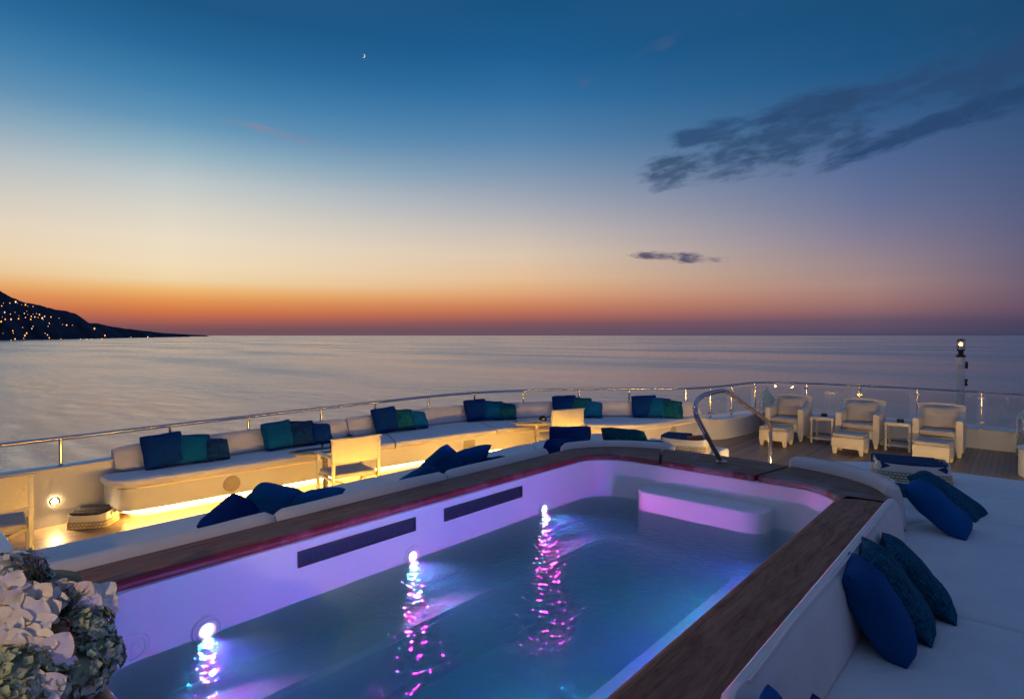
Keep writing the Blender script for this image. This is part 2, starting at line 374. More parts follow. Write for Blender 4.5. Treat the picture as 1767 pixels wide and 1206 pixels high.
# ------------------------------------------------------------------ coast
def hill(name, prof, dist, depth, col, seed):
    """a real slope: shoreline at dist(px), ridge 'depth' metres behind it"""
    m, nt, p = newmat(name+'_hazed_scrub'); L = nt.links.new; tc = N(nt, 'ShaderNodeTexCoord')
    n = N(nt, 'ShaderNodeTexNoise', Scale=.012, Detail=9, Roughness=.7); L(tc.outputs['Object'], n.inputs['Vector'])
    L(ramp(nt, [(.35, c4([v*.5 for v in col])), (.7, c4([v*1.5 for v in col]))], n.outputs['Fac']), p.inputs['Base Color']); p.inputs['Roughness'].default_value = 1
    p.inputs['Specular IOR Level'].default_value = 0
    mb = MB(); vs = []; fs = []; nx = 150; nd = 16
    x0, x1 = prof[0][0], prof[-1][0]
    def yy(x):
        for (a, ya), (b, yb) in zip(prof, prof[1:]):
            if a <= x <= b: return ya+(yb-ya)*(x-a)/(b-a)
    for i in range(nx+1):
        x = x0+(x1-x0)*i/nx; d = dist(x); dr = ray(x, 579); dr = Vector((dr.x, dr.y)); ln = dr.length
        for j in range(nd+1):
            k = j/nd; s = 1+(depth/d)*k
            up = CAMZ+(579-yy(x))/FPX*d*(1+depth/d)
            top = up+6.2
            hgt = -6.2+top*(sin(k*pi/2)**.8)
            if 0 < j: hgt += (mnoise.fractal(Vector((x*.035, k*3, seed)), 1, 2, 6))*top*.10*min(1, k*2) * (.35 if j == nd else 1)
            if j == nd: hgt += abs(mnoise.noise(Vector((x*.45, seed, 3))))*top*.025
            if x > x1-8: hgt = min(hgt, -6.2+top*max(0, (x1-x)/8))
            vs.append((dr.x*d*s, dr.y*d*s, hgt))
        vs.append((dr.x*d*(1+1.6*depth/d), dr.y*d*(1+1.6*depth/d), -7))
    w = nd+2
    for i in range(nx):
        for j in range(w-1): fs.append((i*w+j, (i+1)*w+j, (i+1)*w+j+1, i*w+j+1))
    mb.add(vs, fs); o = mb.build(name, m); tag(o, kind='structure'); return o
near_prof = [(-260, 380), (-120, 440), (-40, 484), (0, 502), (20, 513), (45, 522), (70, 527), (95, 534), (115, 537), (130, 540), (142, 548), (154, 558), (170, 559), (190, 563), (215, 567), (240, 570), (262, 574), (290, 578), (330, 580.4)]
dfn = lambda x: 8.1*FPX/((587.3-579)*(1-max(0, x)/330*.72))
hill('hill', near_prof, dfn, 260, (.035, .05, .085), 1.3)  # bluish base colour has the dusk haze put into it
far_prof = [(150, 572), (225, 568), (250, 571), (285, 575), (330, 577.4), (362, 578.6)]
hill('hill', far_prof, lambda x: 4800, 500, (.05, .045, .06), 5.1)  # paler brownish colour stands in for haze over the distance
def hill_lights():
    mats = [emis('sodium_glow', (1, .36, .08), 3.2), emis('warm_window_glow', (1, .50, .2), 3), emis('pale_glow', (1, .7, .4), 1.6)]
    spots = [(3, 526), (6, 521), (17, 521), (27, 519), (30, 521), (37, 524), (44, 524), (48, 526), (57, 527), (8, 537), (4, 545), (9, 549), (18, 540), (26, 537), (33, 543), (32, 548), (42, 539), (46, 535), (44, 546), (48, 541), (54, 544), (53, 549), (57, 540), (60, 545), (63, 539), (66, 546), (68, 541), (73, 547), (77, 544), (75, 550), (19, 549), (88, 545), (85, 556), (83, 561), (102, 547), (108, 558), (115, 559), (125, 559), (57, 561), (55, 565), (39, 563), (22, 569), (23, 573), (26, 583), (19, 585), (43, 577), (46, 573), (41, 582), (78, 573), (82, 576), (85, 581), (163, 565), (139, 583), (150, 583.5), (158, 583), (176, 583), (181, 577), (226, 580), (255, 579.5), (5, 573), (2, 553), (105, 583)]
    for i, (x, y) in enumerate(spots):
        d = dfn(x); b = (587.3-y)/FPX*d*.4; d2 = d-6
        p = ray(x, y+2); k = d2/hypot(p.x, p.y); P = Vector((p.x*k, p.y*k, CAMZ+p.z*k))
        # stand the lamp on the slope
        top = (579-[ya+(yb-ya)*(x-a)/(b_-a) for (a, ya), (b_, yb) in zip(near_prof, near_prof[1:]) if a <= x <= b_][0])/FPX*(d+260)+8.3
        hh = max(P.z+6.2, 1); kk = min(1, max(0.02, (hh/top)))**1.25; kk = math.asin(min(1, kk))/(pi/2)
        s = (d+260*kk*.93-8)/d; p = ray(x, y+2); k = d*s/hypot(p.x, p.y); P = Vector((p.x*k, p.y*k, CAMZ+p.z*k))
        mb = MB().org(P); r = d/1277*random.choice((.3, .38, .46, .55, .65, .8))*(1.0 if i % 3 else 1.3)
        mb.lathe([(0, -r*1.6), (r*.6, -r*1.2), (r, 0), (r*.6, r*1.2), (0, r*1.6)], P, 8)
        o = mb.build('hillside_lamp', mats[0 if i % 5 < 3 else (1 if i % 5 == 3 else 2)])
        tag(o, 'tiny glowing town lamp on the dark hillside across the water', 'lamp', 'town lamps on the dark hillside')
hill_lights()
def star():
    d = ray(627, 97).normalized()*50000; P = Vector((0, 0, CAMZ))+d; mb = MB().org(P); n = 24; r = 130
    X = RT; Y = d.normalized().cross(RT); vs = []
    for k in range(n+1):
        a = -pi*.62+pi*1.24*k/n+.3; vs += [P+(X*cos(a)+Y*sin(a))*r, P+(X*cos(a)+Y*sin(a))*r*(1-.34*sin(pi*k/n)), P+(X*cos(a)+Y*sin(a))*r*(1-.17*sin(pi*k/n))+d.normalized()*30]
    fs = [(3*k+q, 3*k+(q+1) % 3, 3*k+3+(q+1) % 3, 3*k+3+q) for k in range(n) for q in range(3)]
    mb.add(vs, fs); o = mb.build('crescent_moon', emis('moon_glow', (.85, .9, 1), 1.2), smooth=0); tag(o, 'thin tiny crescent moon high in the blue evening sky', 'moon')
star()
# ------------------------------------------------------------------ hull, bulwark, rail
CX = -2.37
Rraw = [(-8.1, -9), (-8.1, -2), (-8.1, 1.5), (-8.2, 2.7), (-8.24, 4.5), (-8.26, 6), (-8.22, 7.2), (-8.03, 8.1), (-7.52, 8.95), (-6.84, 9.78), (-5.97, 10.48), (-5.15, 11.1), (-4.85, 11.75), (-4.7, 12.5), (-4.64, 13.4), (-4.35, 13.88), (-3.7, 14.08), (-3.0, 14.17), (CX, 14.2)]
Rraw += [(-1.6, 14.17), (-.6, 14.1), (.0, 14.02), (.35, 13.92), (.58, 13.6), (.62, 13.0), (.66, 12.3)]+[(2*CX-x, y) for x, y in Rraw[12::-1]]
RAIL = smoothp(Rraw, 420)
def lerpz(y, T):
    if y <= T[0][0]: return T[0][1]
    for (a, za), (b, zb) in zip(T, T[1:]):
        if y <= b: return za+(zb-za)*(y-a)/(b-a)
    return T[-1][1]
capz = lambda x, y: lerpz(y, [(0, .66), (1.6, .64), (2.7, .66), (4, .70), (9, .72), (10.9, .70), (11.35, .42), (13, .40), (14, .37)])
railz = lambda y: lerpz(y, [(1.1, .945), (5.9, .97), (9, 1.0), (11, 1.03), (12.4, 1.04)])
inner = offset(RAIL, -.05); 
INN = [q for q in offset(RAIL, -.10)]
def capin(P):  # bow part has a broad cap
    out = []
    for p, q in zip(RAIL, offset(RAIL, -1)):
        n = (q-p).normalized(); w = lerpz(p.y, [(11, .07), (11.8, .30), (14, .22)]); out.append(p+n*w)
    return out
INN = capin(RAIL); OUTB = offset(RAIL, .12)
bw = empty('bulwark', (CX, 14.2, 0), label='white bulwark wall running round the edge of the deck below the rail', cat='bulwark')
mb = MB(); mb.strip(INN, OUTB, [(0, 0.0), (0, lambda x, y: capz(x, y)-.025), (1, lambda x, y: capz(x, y)-.025), (1, -6.5, .25)]); mb.build('wall', HULLW, bw)
mb = MB(); mb.strip(INN, OUTB, [(0, lambda x, y: capz(x, y)-.025, -.02), (0, lambda x, y: capz(x, y)-.005, -.025), (0, lambda x, y: capz(x, y), -.01), (1, lambda x, y: capz(x, y), .01), (1, lambda x, y: capz(x, y)-.025, .02)]); mb.build('cap', WHITE, bw)
# deck
mb = MB(); D = offset(RAIL, -.02); hole = [(-3.7, .5), (-1.0, .5), (-1.0, 5.7), (-3.7, 5.7)]
for loop in ([(p.x, p.y) for p in D], hole):
    vv = [mb.bm.verts.new((x, y, 0)) for x, y in loop]
    for i in range(len(vv)): mb.bm.edges.new((vv[i], vv[(i+1) % len(vv)]))
bmesh.ops.triangle_fill(mb.bm, use_beauty=True, use_dissolve=False, edges=list(mb.bm.edges))
r_ = bmesh.ops.extrude_face_region(mb.bm, geom=list(mb.bm.faces))
for v in r_['geom']:
    if isinstance(v, bmesh.types.BMVert): v.co.z = -.12
deck = mb.build('deck', TEAK, smooth=0); tag(deck, kind='structure')
# rail
rail = empty('ship_rail', (CX, 14.2, .4), label='polished steel rail on short posts curving round the whole deck edge', cat='railing')
vis = [p for p in RAIL if p.x < 2.5 or p.y < 9]
mb = MB(); mb.tube([(p.x, p.y, railz(p.y)) for p in vis], .024, 12); mb.build('top_rail', CHROME, rail)
pp = [(107, 756), (286, 733), (431, 719), (548, 706), (650, 694), (735, 684), (818, 677), (908, 674), (999, 671), (1091, 671), (1183, 671), (1229, 668), (1263, 665), (1304, 660), (1387, 661), (1478, 664), (1583, 671), (1694, 675)]
posts = []
for x, y in pp:
    d = ray(x, y); d2 = Vector((d.x, d.y)).normalized()
    q = min(RAIL, key=lambda p: abs(p.normalized().cross(d2))+(0 if p.dot(d2) > 0 else 9)); posts.append(q)
posts += [min(RAIL, key=lambda p: abs(p.x-.40)+(9 if p.y < 13.3 else 0)), min(RAIL, key=lambda p: abs(p.y-12.5)+(9 if p.x < 0 else 0))]+[Vector((2*CX-q.x, q.y)) for q in posts[11::-1]]
for i, q in enumerate(posts):
    z0 = capz(q.x, q.y); z1 = railz(q.y)
    mb = MB(); mb.tube([(q.x, q.y, z0), (q.x, q.y, z1)], .017, 12); mb.lathe([(0, 0), (.034, 0), (.034, .006), (.02, .012), (.017, .02)], (q.x, q.y, z0), 16)
    po = mb.build('post', CHROME, rail)
    if q.y > 12 or (q.x > -4.9 and q.y > 11.3):
        for zz in (z0+.09, z1-.12):
            mb = MB(); mb.box((q.x, q.y, zz), (.10, .035, .035), .006); c = mb.build('clamp', STEEL, None); c.parent = po; c.data.transform(Matrix.Translation(-Vector(rail.location)))
def schlick(nt, f0):
    lw = N(nt, 'ShaderNodeLayerWeight', Blend=.5); pw = N(nt, 'ShaderNodeMath', operation='POWER'); pw.inputs[1].default_value = 5; nt.links.new(lw.outputs['Facing'], pw.inputs[0])
    ma = N(nt, 'ShaderNodeMath', operation='MULTIPLY_ADD'); nt.links.new(pw.outputs[0], ma.inputs[0]); ma.inputs[1].default_value = 1-f0; ma.inputs[2].default_value = f0; return ma
def glassmat():
    m, nt, p = newmat('clear_glass'); L = nt.links.new; nt.nodes.remove(p)
    fr = schlick(nt, .05); t = N(nt, 'ShaderNodeBsdfTransparent', Color=(.93, .96, .96, 1)); g = N(nt, 'ShaderNodeBsdfGlossy', Roughness=.02)
    mx = N(nt, 'ShaderNodeMixShader'); L(fr.outputs[0], mx.inputs[0]); L(t.outputs[0], mx.inputs[1]); L(g.outputs[0], mx.inputs[2]); L(mx.outputs[0], nt.nodes['Material Output'].inputs[0]); return m
GLASS = glassmat()
ps = [q for q in posts if (q.y > 12.2)]
ps = posts[11:20]
for a, b in zip(ps, ps[1:]):
    fa, fb = frac(RAIL, a), frac(RAIL, b)
    if fb-fa < .004 or b.x > 3: continue
    g = .0016; P = sub(RAIL, fa+g, fb-g, 8)
    mb = MB(); mb.strip(offset(P, -.004), offset(P, .004), [(0, lambda x, y: capz(x, y)+.05), (0, lambda x, y: railz(y)-.07), (1, lambda x, y: railz(y)-.07), (1, lambda x, y: capz(x, y)+.05)]); mb.build('glass_panel', GLASS, rail)
# ------------------------------------------------------------------ pool
ZT = .80; ZL = .748; PX0, PX1, PY0, PY1 = -3.58, -1.12, .62, 5.56
def rrect(x0, x1, y0, y1, r, n=10):
    P = []
    for cx, cy, a0 in ((x1-r, y1-r, 0), (x0+r, y1-r, 90), (x0+r, y0+r, 180), (x1-r, y0+r, 270)):
        P += [Vector((cx+r*cos(radians(a0+90*k/n)), cy+r*sin(radians(a0+90*k/n)))) for k in range(n+1)]
    return P
pool = empty('swimming_pool', (CX, 3.1, 0), label='white raised swimming pool with dark teak coping, lit violet from inside', cat='pool')
OX0, OX1, OY = -3.93, -.77, 5.2
def outarc(u):  # outer edge of the far coping, u -1..1
    hw = (OX1-OX0)/2; x = (OX0+OX1)/2+hw*u; return Vector((x, OY+1.04*(1-abs(u)**2.5)**(1/2.3)))
OA = [outarc(-cos(pi*i/60)) for i in range(61)]
# shell: inner wall, ledges, floor
def ring(P, z): return [(p.x, p.y, z) for p in P]
mb = MB(); I0 = rrect(PX0, PX1, PY0, PY1, .42); n = len(I0)
loops = [ring(rrect(PX0-.02, PX1+.02, PY0-.02, PY1+.02, .44), ZL-.001), ring(I0, ZL-.012), ring(rrect(PX0+.004, PX1-.004, PY0+.004, PY1-.004, .42), .17), ring(rrect(PX0+.03, PX1-.03, PY0+.03, PY1-.03, .40), .11), ring(rrect(PX0+.06, PX1-.06, PY0+.06, PY1-.06, .38), .095)]
LX0, LX1, LY1 = PX0+.46, PX1-.70, PY1-.55
loops += [ring(rrect(LX0-.03, LX1+.03, PY0+.08, LY1+.03, .25), .09), ring(rrect(LX0, LX1, PY0+.1, LY1, .22), 0.06), ring(rrect(LX0+.02, LX1-.02, PY0+.12, LY1-.02, .2), -.24), ring(rrect(LX0+.08, LX1-.08, PY0+.2, LY1-.08, .15), -.30)]
vs = [v for l in loops for v in l]; fs = []
for i in range(len(loops)-1):
    for k in range(n): fs.append((i*n+k, i*n+(k+1) % n, (i+1)*n+(k+1) % n, (i+1)*n+k))
fs.append(tuple((len(loops)-1)*n+k for k in range(n)))
mb.add(vs, fs); mb.build('basin', POOLW, pool, smooth=35)
# outer casing under the coping
mb = MB(); CO = [Vector((OX0+.03, .2))]+[p+(Vector((CX, 3))-p).normalized()*.03 for p in OA]+[Vector((OX1-.03, .2))]
mb.strip(CO, offset(CO, -.02), [(0, 0), (0, ZL-.004), (1, ZL-.004), (1, 0)]); mb.build('casing', HULLW, pool)
def coping(A, B, mat, lipmat):
    mb = MB(); mb.strip(A, B, [(0, ZL, .045), (0, ZT-.001, .045), (0, ZT, .05), (1, ZT, -.012), (1, ZT-.012, 0), (1, ZL, 0)]); c = mb.build('coping_board', mat, pool)
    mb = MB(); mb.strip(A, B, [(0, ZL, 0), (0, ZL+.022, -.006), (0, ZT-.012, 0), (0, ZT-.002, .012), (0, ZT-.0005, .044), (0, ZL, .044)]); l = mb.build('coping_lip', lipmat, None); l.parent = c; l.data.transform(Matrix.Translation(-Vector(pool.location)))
jl, jr = 5.06, 5.33
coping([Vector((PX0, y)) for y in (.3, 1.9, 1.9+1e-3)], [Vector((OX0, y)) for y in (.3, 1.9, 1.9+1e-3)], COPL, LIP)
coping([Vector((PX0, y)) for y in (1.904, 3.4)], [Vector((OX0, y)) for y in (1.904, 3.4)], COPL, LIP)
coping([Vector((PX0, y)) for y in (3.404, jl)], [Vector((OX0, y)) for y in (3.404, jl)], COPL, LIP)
coping([Vector((PX1, y)) for y in (.3, 3.0, jr)], [Vector((OX1, y)) for y in (.3, 3.0, jr+.02)], COP, COP)
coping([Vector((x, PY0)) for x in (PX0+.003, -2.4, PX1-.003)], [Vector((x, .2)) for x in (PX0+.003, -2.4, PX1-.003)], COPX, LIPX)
Rr = rrect(PX0, PX1, PY0, PY1, .42, 12); right, left = Rr[:13], Rr[13:26]
IA = resample([Vector((PX0, jl+.003))]+left[::-1]+right[::-1][:-1]+[Vector((PX1, jr+.003))], 90)
OAA = resample([Vector((OX0, jl+.003))]+OA[1:-1]+[Vector((OX1, jr+.022))], 90)
# match by x over the straight middle
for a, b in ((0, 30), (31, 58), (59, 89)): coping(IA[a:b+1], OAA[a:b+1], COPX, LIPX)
# entry step
st = []; sx0, sx1, sy = -2.98, -1.70, 5.24
for k in range(9): a = radians(180+90*k/8); st.append((sx0+.17+.17*cos(a), sy+.17+.17*sin(a)))
for k in range(9): a = radians(270+90*k/8); st.append((sx1-.17+.17*cos(a), sy+.17+.17*sin(a)))
st += [(sx1, 5.58), (sx0, 5.58)]
mb = MB(); mb.prism(st, .06, .535, .02); mb.build('entry_step', POOLW, pool)
# overflow slots
for y0, y1 in ((1.93, 2.92), (3.22, 4.21)):
    zc = .625 if y0 < 3 else .622
    mb = MB(); L_ = y1-y0; yc = (y0+y1)/2
    for z in (zc+.047, zc-.047): mb.box((PX0+.008, yc, z), (.014, L_, .014), .004)
    for y in (y0+.007, y1-.007): mb.box((PX0+.0075, y, zc), (.0135, .014, .08), .004)
    fr = mb.build('overflow_slot', DARK, pool)
    mb = MB(); mb.box((PX0+.003, yc, zc), (.004, L_-.03, .078))
    for k in range(3): mb.box((PX0+.006, yc, zc-.02+.02*k), (.004, L_-.04, .006))
    for k in range(24): mb.box((PX0+.0055, y0+.03+(L_-.06)*k/23, zc), (.0035, .004, .07))
    g = mb.build('grille', plain('slot_grille', (.035, .045, .08), .3, .3), None); g.parent = fr; g.data.transform(Matrix.Translation(-Vector(pool.location)))
# lamps: coloured diodes behind a lens
def lensmat(name, base, s, dots):
    m, nt, p = newmat(name); L = nt.links.new; nt.nodes.remove(p); tc = N(nt, 'ShaderNodeTexCoord')
    v = N(nt, 'ShaderNodeTexVoronoi', Scale=38); L(tc.outputs['Object'], v.inputs['Vector'])
    hs = N(nt, 'ShaderNodeHueSaturation', Saturation=1.6, Value=1.1); L(v.outputs['Color'], hs.inputs['Color'])
    mx = N(nt, 'ShaderNodeMix', data_type='RGBA'); mx.inputs[0].default_value = dots; mx.inputs[6].default_value = c4(base); L(hs.outputs[0], mx.inputs[7])
    e = N(nt, 'ShaderNodeEmission', Strength=s); L(mx.outputs[2], e.inputs['Color']); L(e.outputs[0], nt.nodes['Material Output'].inputs[0]); return m
ZW = .345
RY = Matrix.Rotation(pi/2, 4, 'Y')
def lamp(y, z, side, lens, col, power, r=.042, name='pool_lamp'):
    x = PX0 if side > 0 else PX1
    M = Matrix.Rotation(side*pi/2, 4, 'Y')
    mb = MB(); mb.lathe([(.046, .0), (.085, .0), (.088, .008), (.08, .016), (.062, .014), (.058, .02), (.046, .018)], (x, y, z), 32, M)
    lo = mb.build(name, POOLW, pool)
    mb = MB(); mb.lathe([(0, .022), (r*.6, .020), (r, .012), (r, .002)], (x, y, z), 24, M)
    g = mb.build('lens', lens, None); g.parent = lo; g.data.transform(Matrix.Translation(-Vector(pool.location)))
    for dc, k, dy, dz in (((1, 0, .42), col[0], 0, -.014), ((0, .06, 1), col[2], .020, .010), ((0, .72, .85), col[1], -.020, .010)):
        la = bpy.data.lights.new('diode', 'AREA'); la.shape = 'DISK'; la.size = .026; la.energy = power*k; la.color = dc; la.spread = radians(115)
        ob = bpy.data.objects.new('diode', la); C.objects.link(ob); ob.parent = lo
        ob.location = Vector((x+side*.028, y+dy, z+dz))-Vector(pool.location); ob.rotation_euler = (0, -side*pi/2, 0)
LV = lensmat('lens_violet', (.75, .55, 1), 26, .5); LM = lensmat('lens_magenta', (1, .35, .85), 26, .5); LCY = lensmat('lens_cyan', (.45, .7, 1), 26, .5)
lamp(1.36, .376, 1, LV, (1.3, .5, .5), 5, .030); lamp(2.89, .374, 1, LM, (1.3, .7, .4), 5, .030); lamp(4.55, .374, 1, LCY, (1.3, .4, .5), 5, .030)
for y, c in ((1.7, (.32, .20, .95)), (3.0, (.36, .20, .92)), (4.4, (.55, .26, .8))): lamp(y, .40, -1, LV, c, 7.0)
for y, c in ((2.2, (.26, .85, .42)), (3.7, (.34, .82, .42))): lamp(y, .235, -1, LV, c, 5.5)  # extra unseen lamps, added below the waterline to brighten water and ledge
mb = MB(); mb.lathe([(0, .012), (.02, .012), (.024, .006), (.05, .006), (.054, .012), (.072, .010), (.076, .003), (.078, .0)], (PX0, .99, .425), 32, RY)
mb.build('inlet_cover', POOLW, pool)
# water
def water():
    m, nt, p = newmat('pool_water'); L = nt.links.new; nt.nodes.remove(p); tc = N(nt, 'ShaderNodeTexCoord'); co = tc.outputs['Object']
    n1 = N(nt, 'ShaderNodeTexNoise', Scale=5, Detail=3, Roughness=.6, Distortion=.8); L(co, n1.inputs['Vector'])
    n2 = N(nt, 'ShaderNodeTexNoise', Scale=15, Detail=1.5, Distortion=.6); L(co, n2.inputs['Vector'])
    b1 = N(nt, 'ShaderNodeBump', Strength=.7, Distance=.02); L(n1.outputs['Fac'], b1.inputs['Height'])
    b2 = N(nt, 'ShaderNodeBump', Strength=1, Distance=.026); L(n2.outputs['Fac'], b2.inputs['Height']); L(b1.outputs[0], b2.inputs['Normal'])
    fr = schlick(nt, .03)
    t = N(nt, 'ShaderNodeBsdfTransparent', Color=(.80, .94, .97, 1)); g = N(nt, 'ShaderNodeBsdfGlossy', Roughness=.015); L(b2.outputs[0], g.inputs['Normal'])
    mx = N(nt, 'ShaderNodeMixShader'); L(fr.outputs[0], mx.inputs[0]); L(t.outputs[0], mx.inputs[1]); L(g.outputs[0], mx.inputs[2]); L(mx.outputs[0], nt.nodes['Material Output'].inputs[0])
    ab = N(nt, 'ShaderNodeVolumePrincipled', Density=1.2, Anisotropy=0); ab.inputs['Color'].default_value = (.19, .84, .84, 1)
    L(ab.outputs[0], nt.nodes['Material Output'].inputs['Volume'])
    mb = MB(); W = rrect(PX0-.01, PX1+.01, PY0-.01, PY1+.01, .43); k = len(W)
    mb.add(ring(W, ZW)+ring(W, -.6), [tuple(range(k)), tuple(range(2*k-1, k-1, -1))]+[(i, (i+1) % k, k+(i+1) % k, k+i) for i in range(k)])
    o = mb.build('pool_water', m, smooth=0); tag(o, kind='structure')
water()
# handrail at the far end of the pool
hr = empty('pool_handrail', (-2.33, 6, .8), label='bent polished steel grab rail standing on the far teak coping of the pool', cat='handrail')
key = [(5.92, ZT), (5.80, .90), (5.33, 1.30), (5.26, 1.38), (5.27, 1.47), (5.38, 1.52), (5.62, 1.535), (5.95, 1.54), (6.08, 1.51), (6.7, 1.29), (7.30, 1.08), (7.42, 1.02), (7.45, .93), (7.46, .5), (7.46, 0.0)]
K2 = [Vector((y, z)) for y, z in key]; K2 = smoothp(K2, 90, 2)
mb = MB(); mb.tube([(-2.33, p.x, p.y) for p in K2], .024, 14); mb.build('bent_tube', CHROME, hr)
for y, z in ((5.92, ZT), (7.46, 0)):
    mb = MB(); mb.lathe([(0, 0), (.055, 0), (.055, .008), (.03, .016), (.024, .03)], (-2.33, y, z), 20); mb.build('foot_flange', CHROME, hr)
# ------------------------------------------------------------------ sun pads round the pool
def xr(x): return 2*CX-x   # mirrored across the ship's centre line
ZP0, ZP = .36, .50
RB = [(0, ZP+.006, 0), (-.06, .70, 0), (-.12, .80, 0), (-.02, .862, 0), (.16, .89, 0), (.40, .895, 0), (.62, .87, 0), (.80, .80, 0), (.93, .68, 0), (1.03, .56, 0), (1.05, ZP+.006, 0)]
def pad(name, label, base_poly, cushions, led_poly, bols, led, prof=None):
    r = empty(name, (sum(p[0] for p in base_poly)/len(base_poly), sum(p[1] for p in base_poly)/len(base_poly), 0), label=label, cat='sun pad')
    mb = MB(); mb.prism(base_poly, .10, ZP0-.004, .01, 2); mb.build('base', WHITE, r)
    for q in cushions:
        mb = MB(); mb.prism(q, ZP0, ZP, .035, 4); mb.build('seat_cushion', CUSH, r)
    P = [Vector(p) for p in led_poly]
    mb = MB(); mb.strip(offset(resample(P, 60), -.024), offset(resample(P, 60), -.034), [(0, .315), (0, .345), (1, .345), (1, .315)]); mb.build('led_strip', led, r)
    mb = MB(); mb.strip(offset(resample(P, 20), .06), offset(resample(P, 20), .2), [(0, .002), (0, .1), (1, .1), (1, .002)]); mb.build('plinth', WHITE, r)
    for A, B in bols:
        mb = MB(); mb.strip(A, B, prof or [(0, ZP+.006, .0), (0, .62, -.012), (0, .77, -.012), (.06, .825, 0), (.22, .850, 0), (.5, .856, 0), (.8, .83, 0), (1.0, .76, 0), (1.12, .62, 0), (1.2, ZP+.006, 0)], ends=.06, lump=.016)
        bo = mb.build('bolster', CUSH2, r)
        if prof:
            mb = MB(); pth = [a.lerp(b, .5) for a, b in zip(A, B)][2:-2]; mb.tube([(p.x, p.y,   .898+.012*mnoise.noise(Vector((p.x*2.3, p.y*2.3, 2.7)))) for p in pth], .006, 6); pi_ = mb.build('piping', CUSH2, None); pi_.parent = bo; pi_.data.transform(Matrix.Translation(-Vector(r.location)))
    return r
def lp(*p): return [Vector(q) for q in p]
# left pad
outL = OX0-.02
leftarc = [p for p in OA if p.x < -3.05 and p.y > 5.25]
Lbase = [(-5.50, .75), (outL, .75), (outL, 5.2)]+[(p.x-.03, p.y+.04) for p in leftarc]+[(-3.2, 8.2), (-4.4, 8.22), (-5.3, 8.12), (-5.48, 7.7)]
cl = lambda y0, y1: [(-5.56, y0), (outL, y0), (outL, y1), (-5.56, y1)]
def arcpt(x): return min(OA, key=lambda p: abs(p.x-x)+(9 if p.y < 5.3 else 0))
ca = arcpt(-3.72)
Lc = [cl(.78, 2.27), cl(2.283, 3.95), [(-5.56, 3.963), (outL, 3.963), (outL, 5.2), (-4.02, 5.4), (-5.56, 6.75)],
      [(-5.56, 6.765), (-4.01, 5.415), (-3.96, 5.55), (ca.x-.03, ca.y+.05), (-4.42, 8.29), (-5.05, 8.22), (-5.40, 8.02), (-5.55, 7.4)],
      [(-4.405, 8.30), (ca.x-.02, ca.y+.06)]+[(p.x-.01, p.y+.04) for p in OA if -3.66 < p.x < -3.1 and p.y > 5.3]+[(-3.12, 6.3), (-3.14, 8.26), (-3.5, 8.34)]]
def bolA(P): return offset(P, .16), offset(P, 0)
def straight(x, y0, y1, n=26): return [Vector((x, y0+(y1-y0)*i/(n-1))) for i in range(n)]
bL = []
for y0, y1 in ((.62, 1.98), (1.99, 3.62), (3.63, 5.14)):
    a = straight(OX0-.005, y0, y1); b = [p+Vector((-.17, 0)) for p in a]; bL.append((a, b))
arcL = resample([p for p in OA if p.x < -2.98 and p.y > 5.33], 26)
bL.append(([p+(p-Vector((CX, 4.3))).normalized()*.012 for p in arcL], [p+(p-Vector((CX, 4.3))).normalized()*.18 for p in arcL]))
pad('sun_pad', 'long cream sun pad between the pool and the curved sofa, with bolsters along the teak', Lbase, Lc,
    [(-3.2, 8.22), (-4.4, 8.25), (-5.32, 8.14), (-5.5, 7.7), (-5.52, .78)], bL, LEDP)
rightarc = [p for p in OA if p.x > -1.68 and p.y > 5.25]
outR = OX1+.02; RX = 2.4
Rbase = [(RX, -1.2), (outR, -1.2), (outR, 5.2)][::-1]
Rbase = [(outR, -1.2), (RX, -1.2), (RX, 8.3), (.3, 8.42), (-1.4, 8.46), (-1.72, 8.2), (-1.66, 6.32)]+[(p.x+.03, p.y+.04) for p in rightarc]+[(outR, 5.2)]
Rc = [[(outR, -1.2), (RX, -1.2), (RX, 1.9), (outR, 1.9)], [(outR, 1.913), (RX, 1.913), (RX, 4.24), (outR, 4.16)], [(outR, 4.173), (RX, 4.253), (RX, 6.6), (-.45, 6.45), (outR, 5.9), (outR, 5.3)],
      [(-.44, 6.463), (RX, 6.613), (RX, 8.0), (.3, 7.72), (-.95, 7.1), (-1.0, 5.98), (outR, 5.9)],
      [(-.96, 7.115), (.3, 7.735), (RX, 8.013), (RX, 8.48), (.3, 8.56), (-1.46, 8.58), (-1.84, 8.3), (-1.80, 6.33), (-1.4, 6.25), (-1.02, 6.0)]]
bR = []
arcR = resample([p for p in OA if p.x > -1.80 and p.y > 5.5], 26)
bR.append(([p+(p-Vector((CX, 4.3))).normalized()*.012 for p in arcR], [p+(p-Vector((CX, 4.3))).normalized()*.17 for p in arcR]))
for y0, y1 in ((.2, 1.86), (1.9, 5.18)):
    a = straight(OX1+.002, y0, y1, 44); bR.append((a, [p+Vector((.125+.012*mnoise.noise(Vector((p.y*1.7, 3, 1))), 0)) for p in a]))
pad('sun_pad', 'broad blue-grey sun pad at the right, against the dark teak edge of the pool', Rbase, Rc,
    [(RX, 8.33), (.3, 8.45), (-1.42, 8.49), (-1.74, 8.2), (-1.7, 6.4)], bR, LEDR, RB)
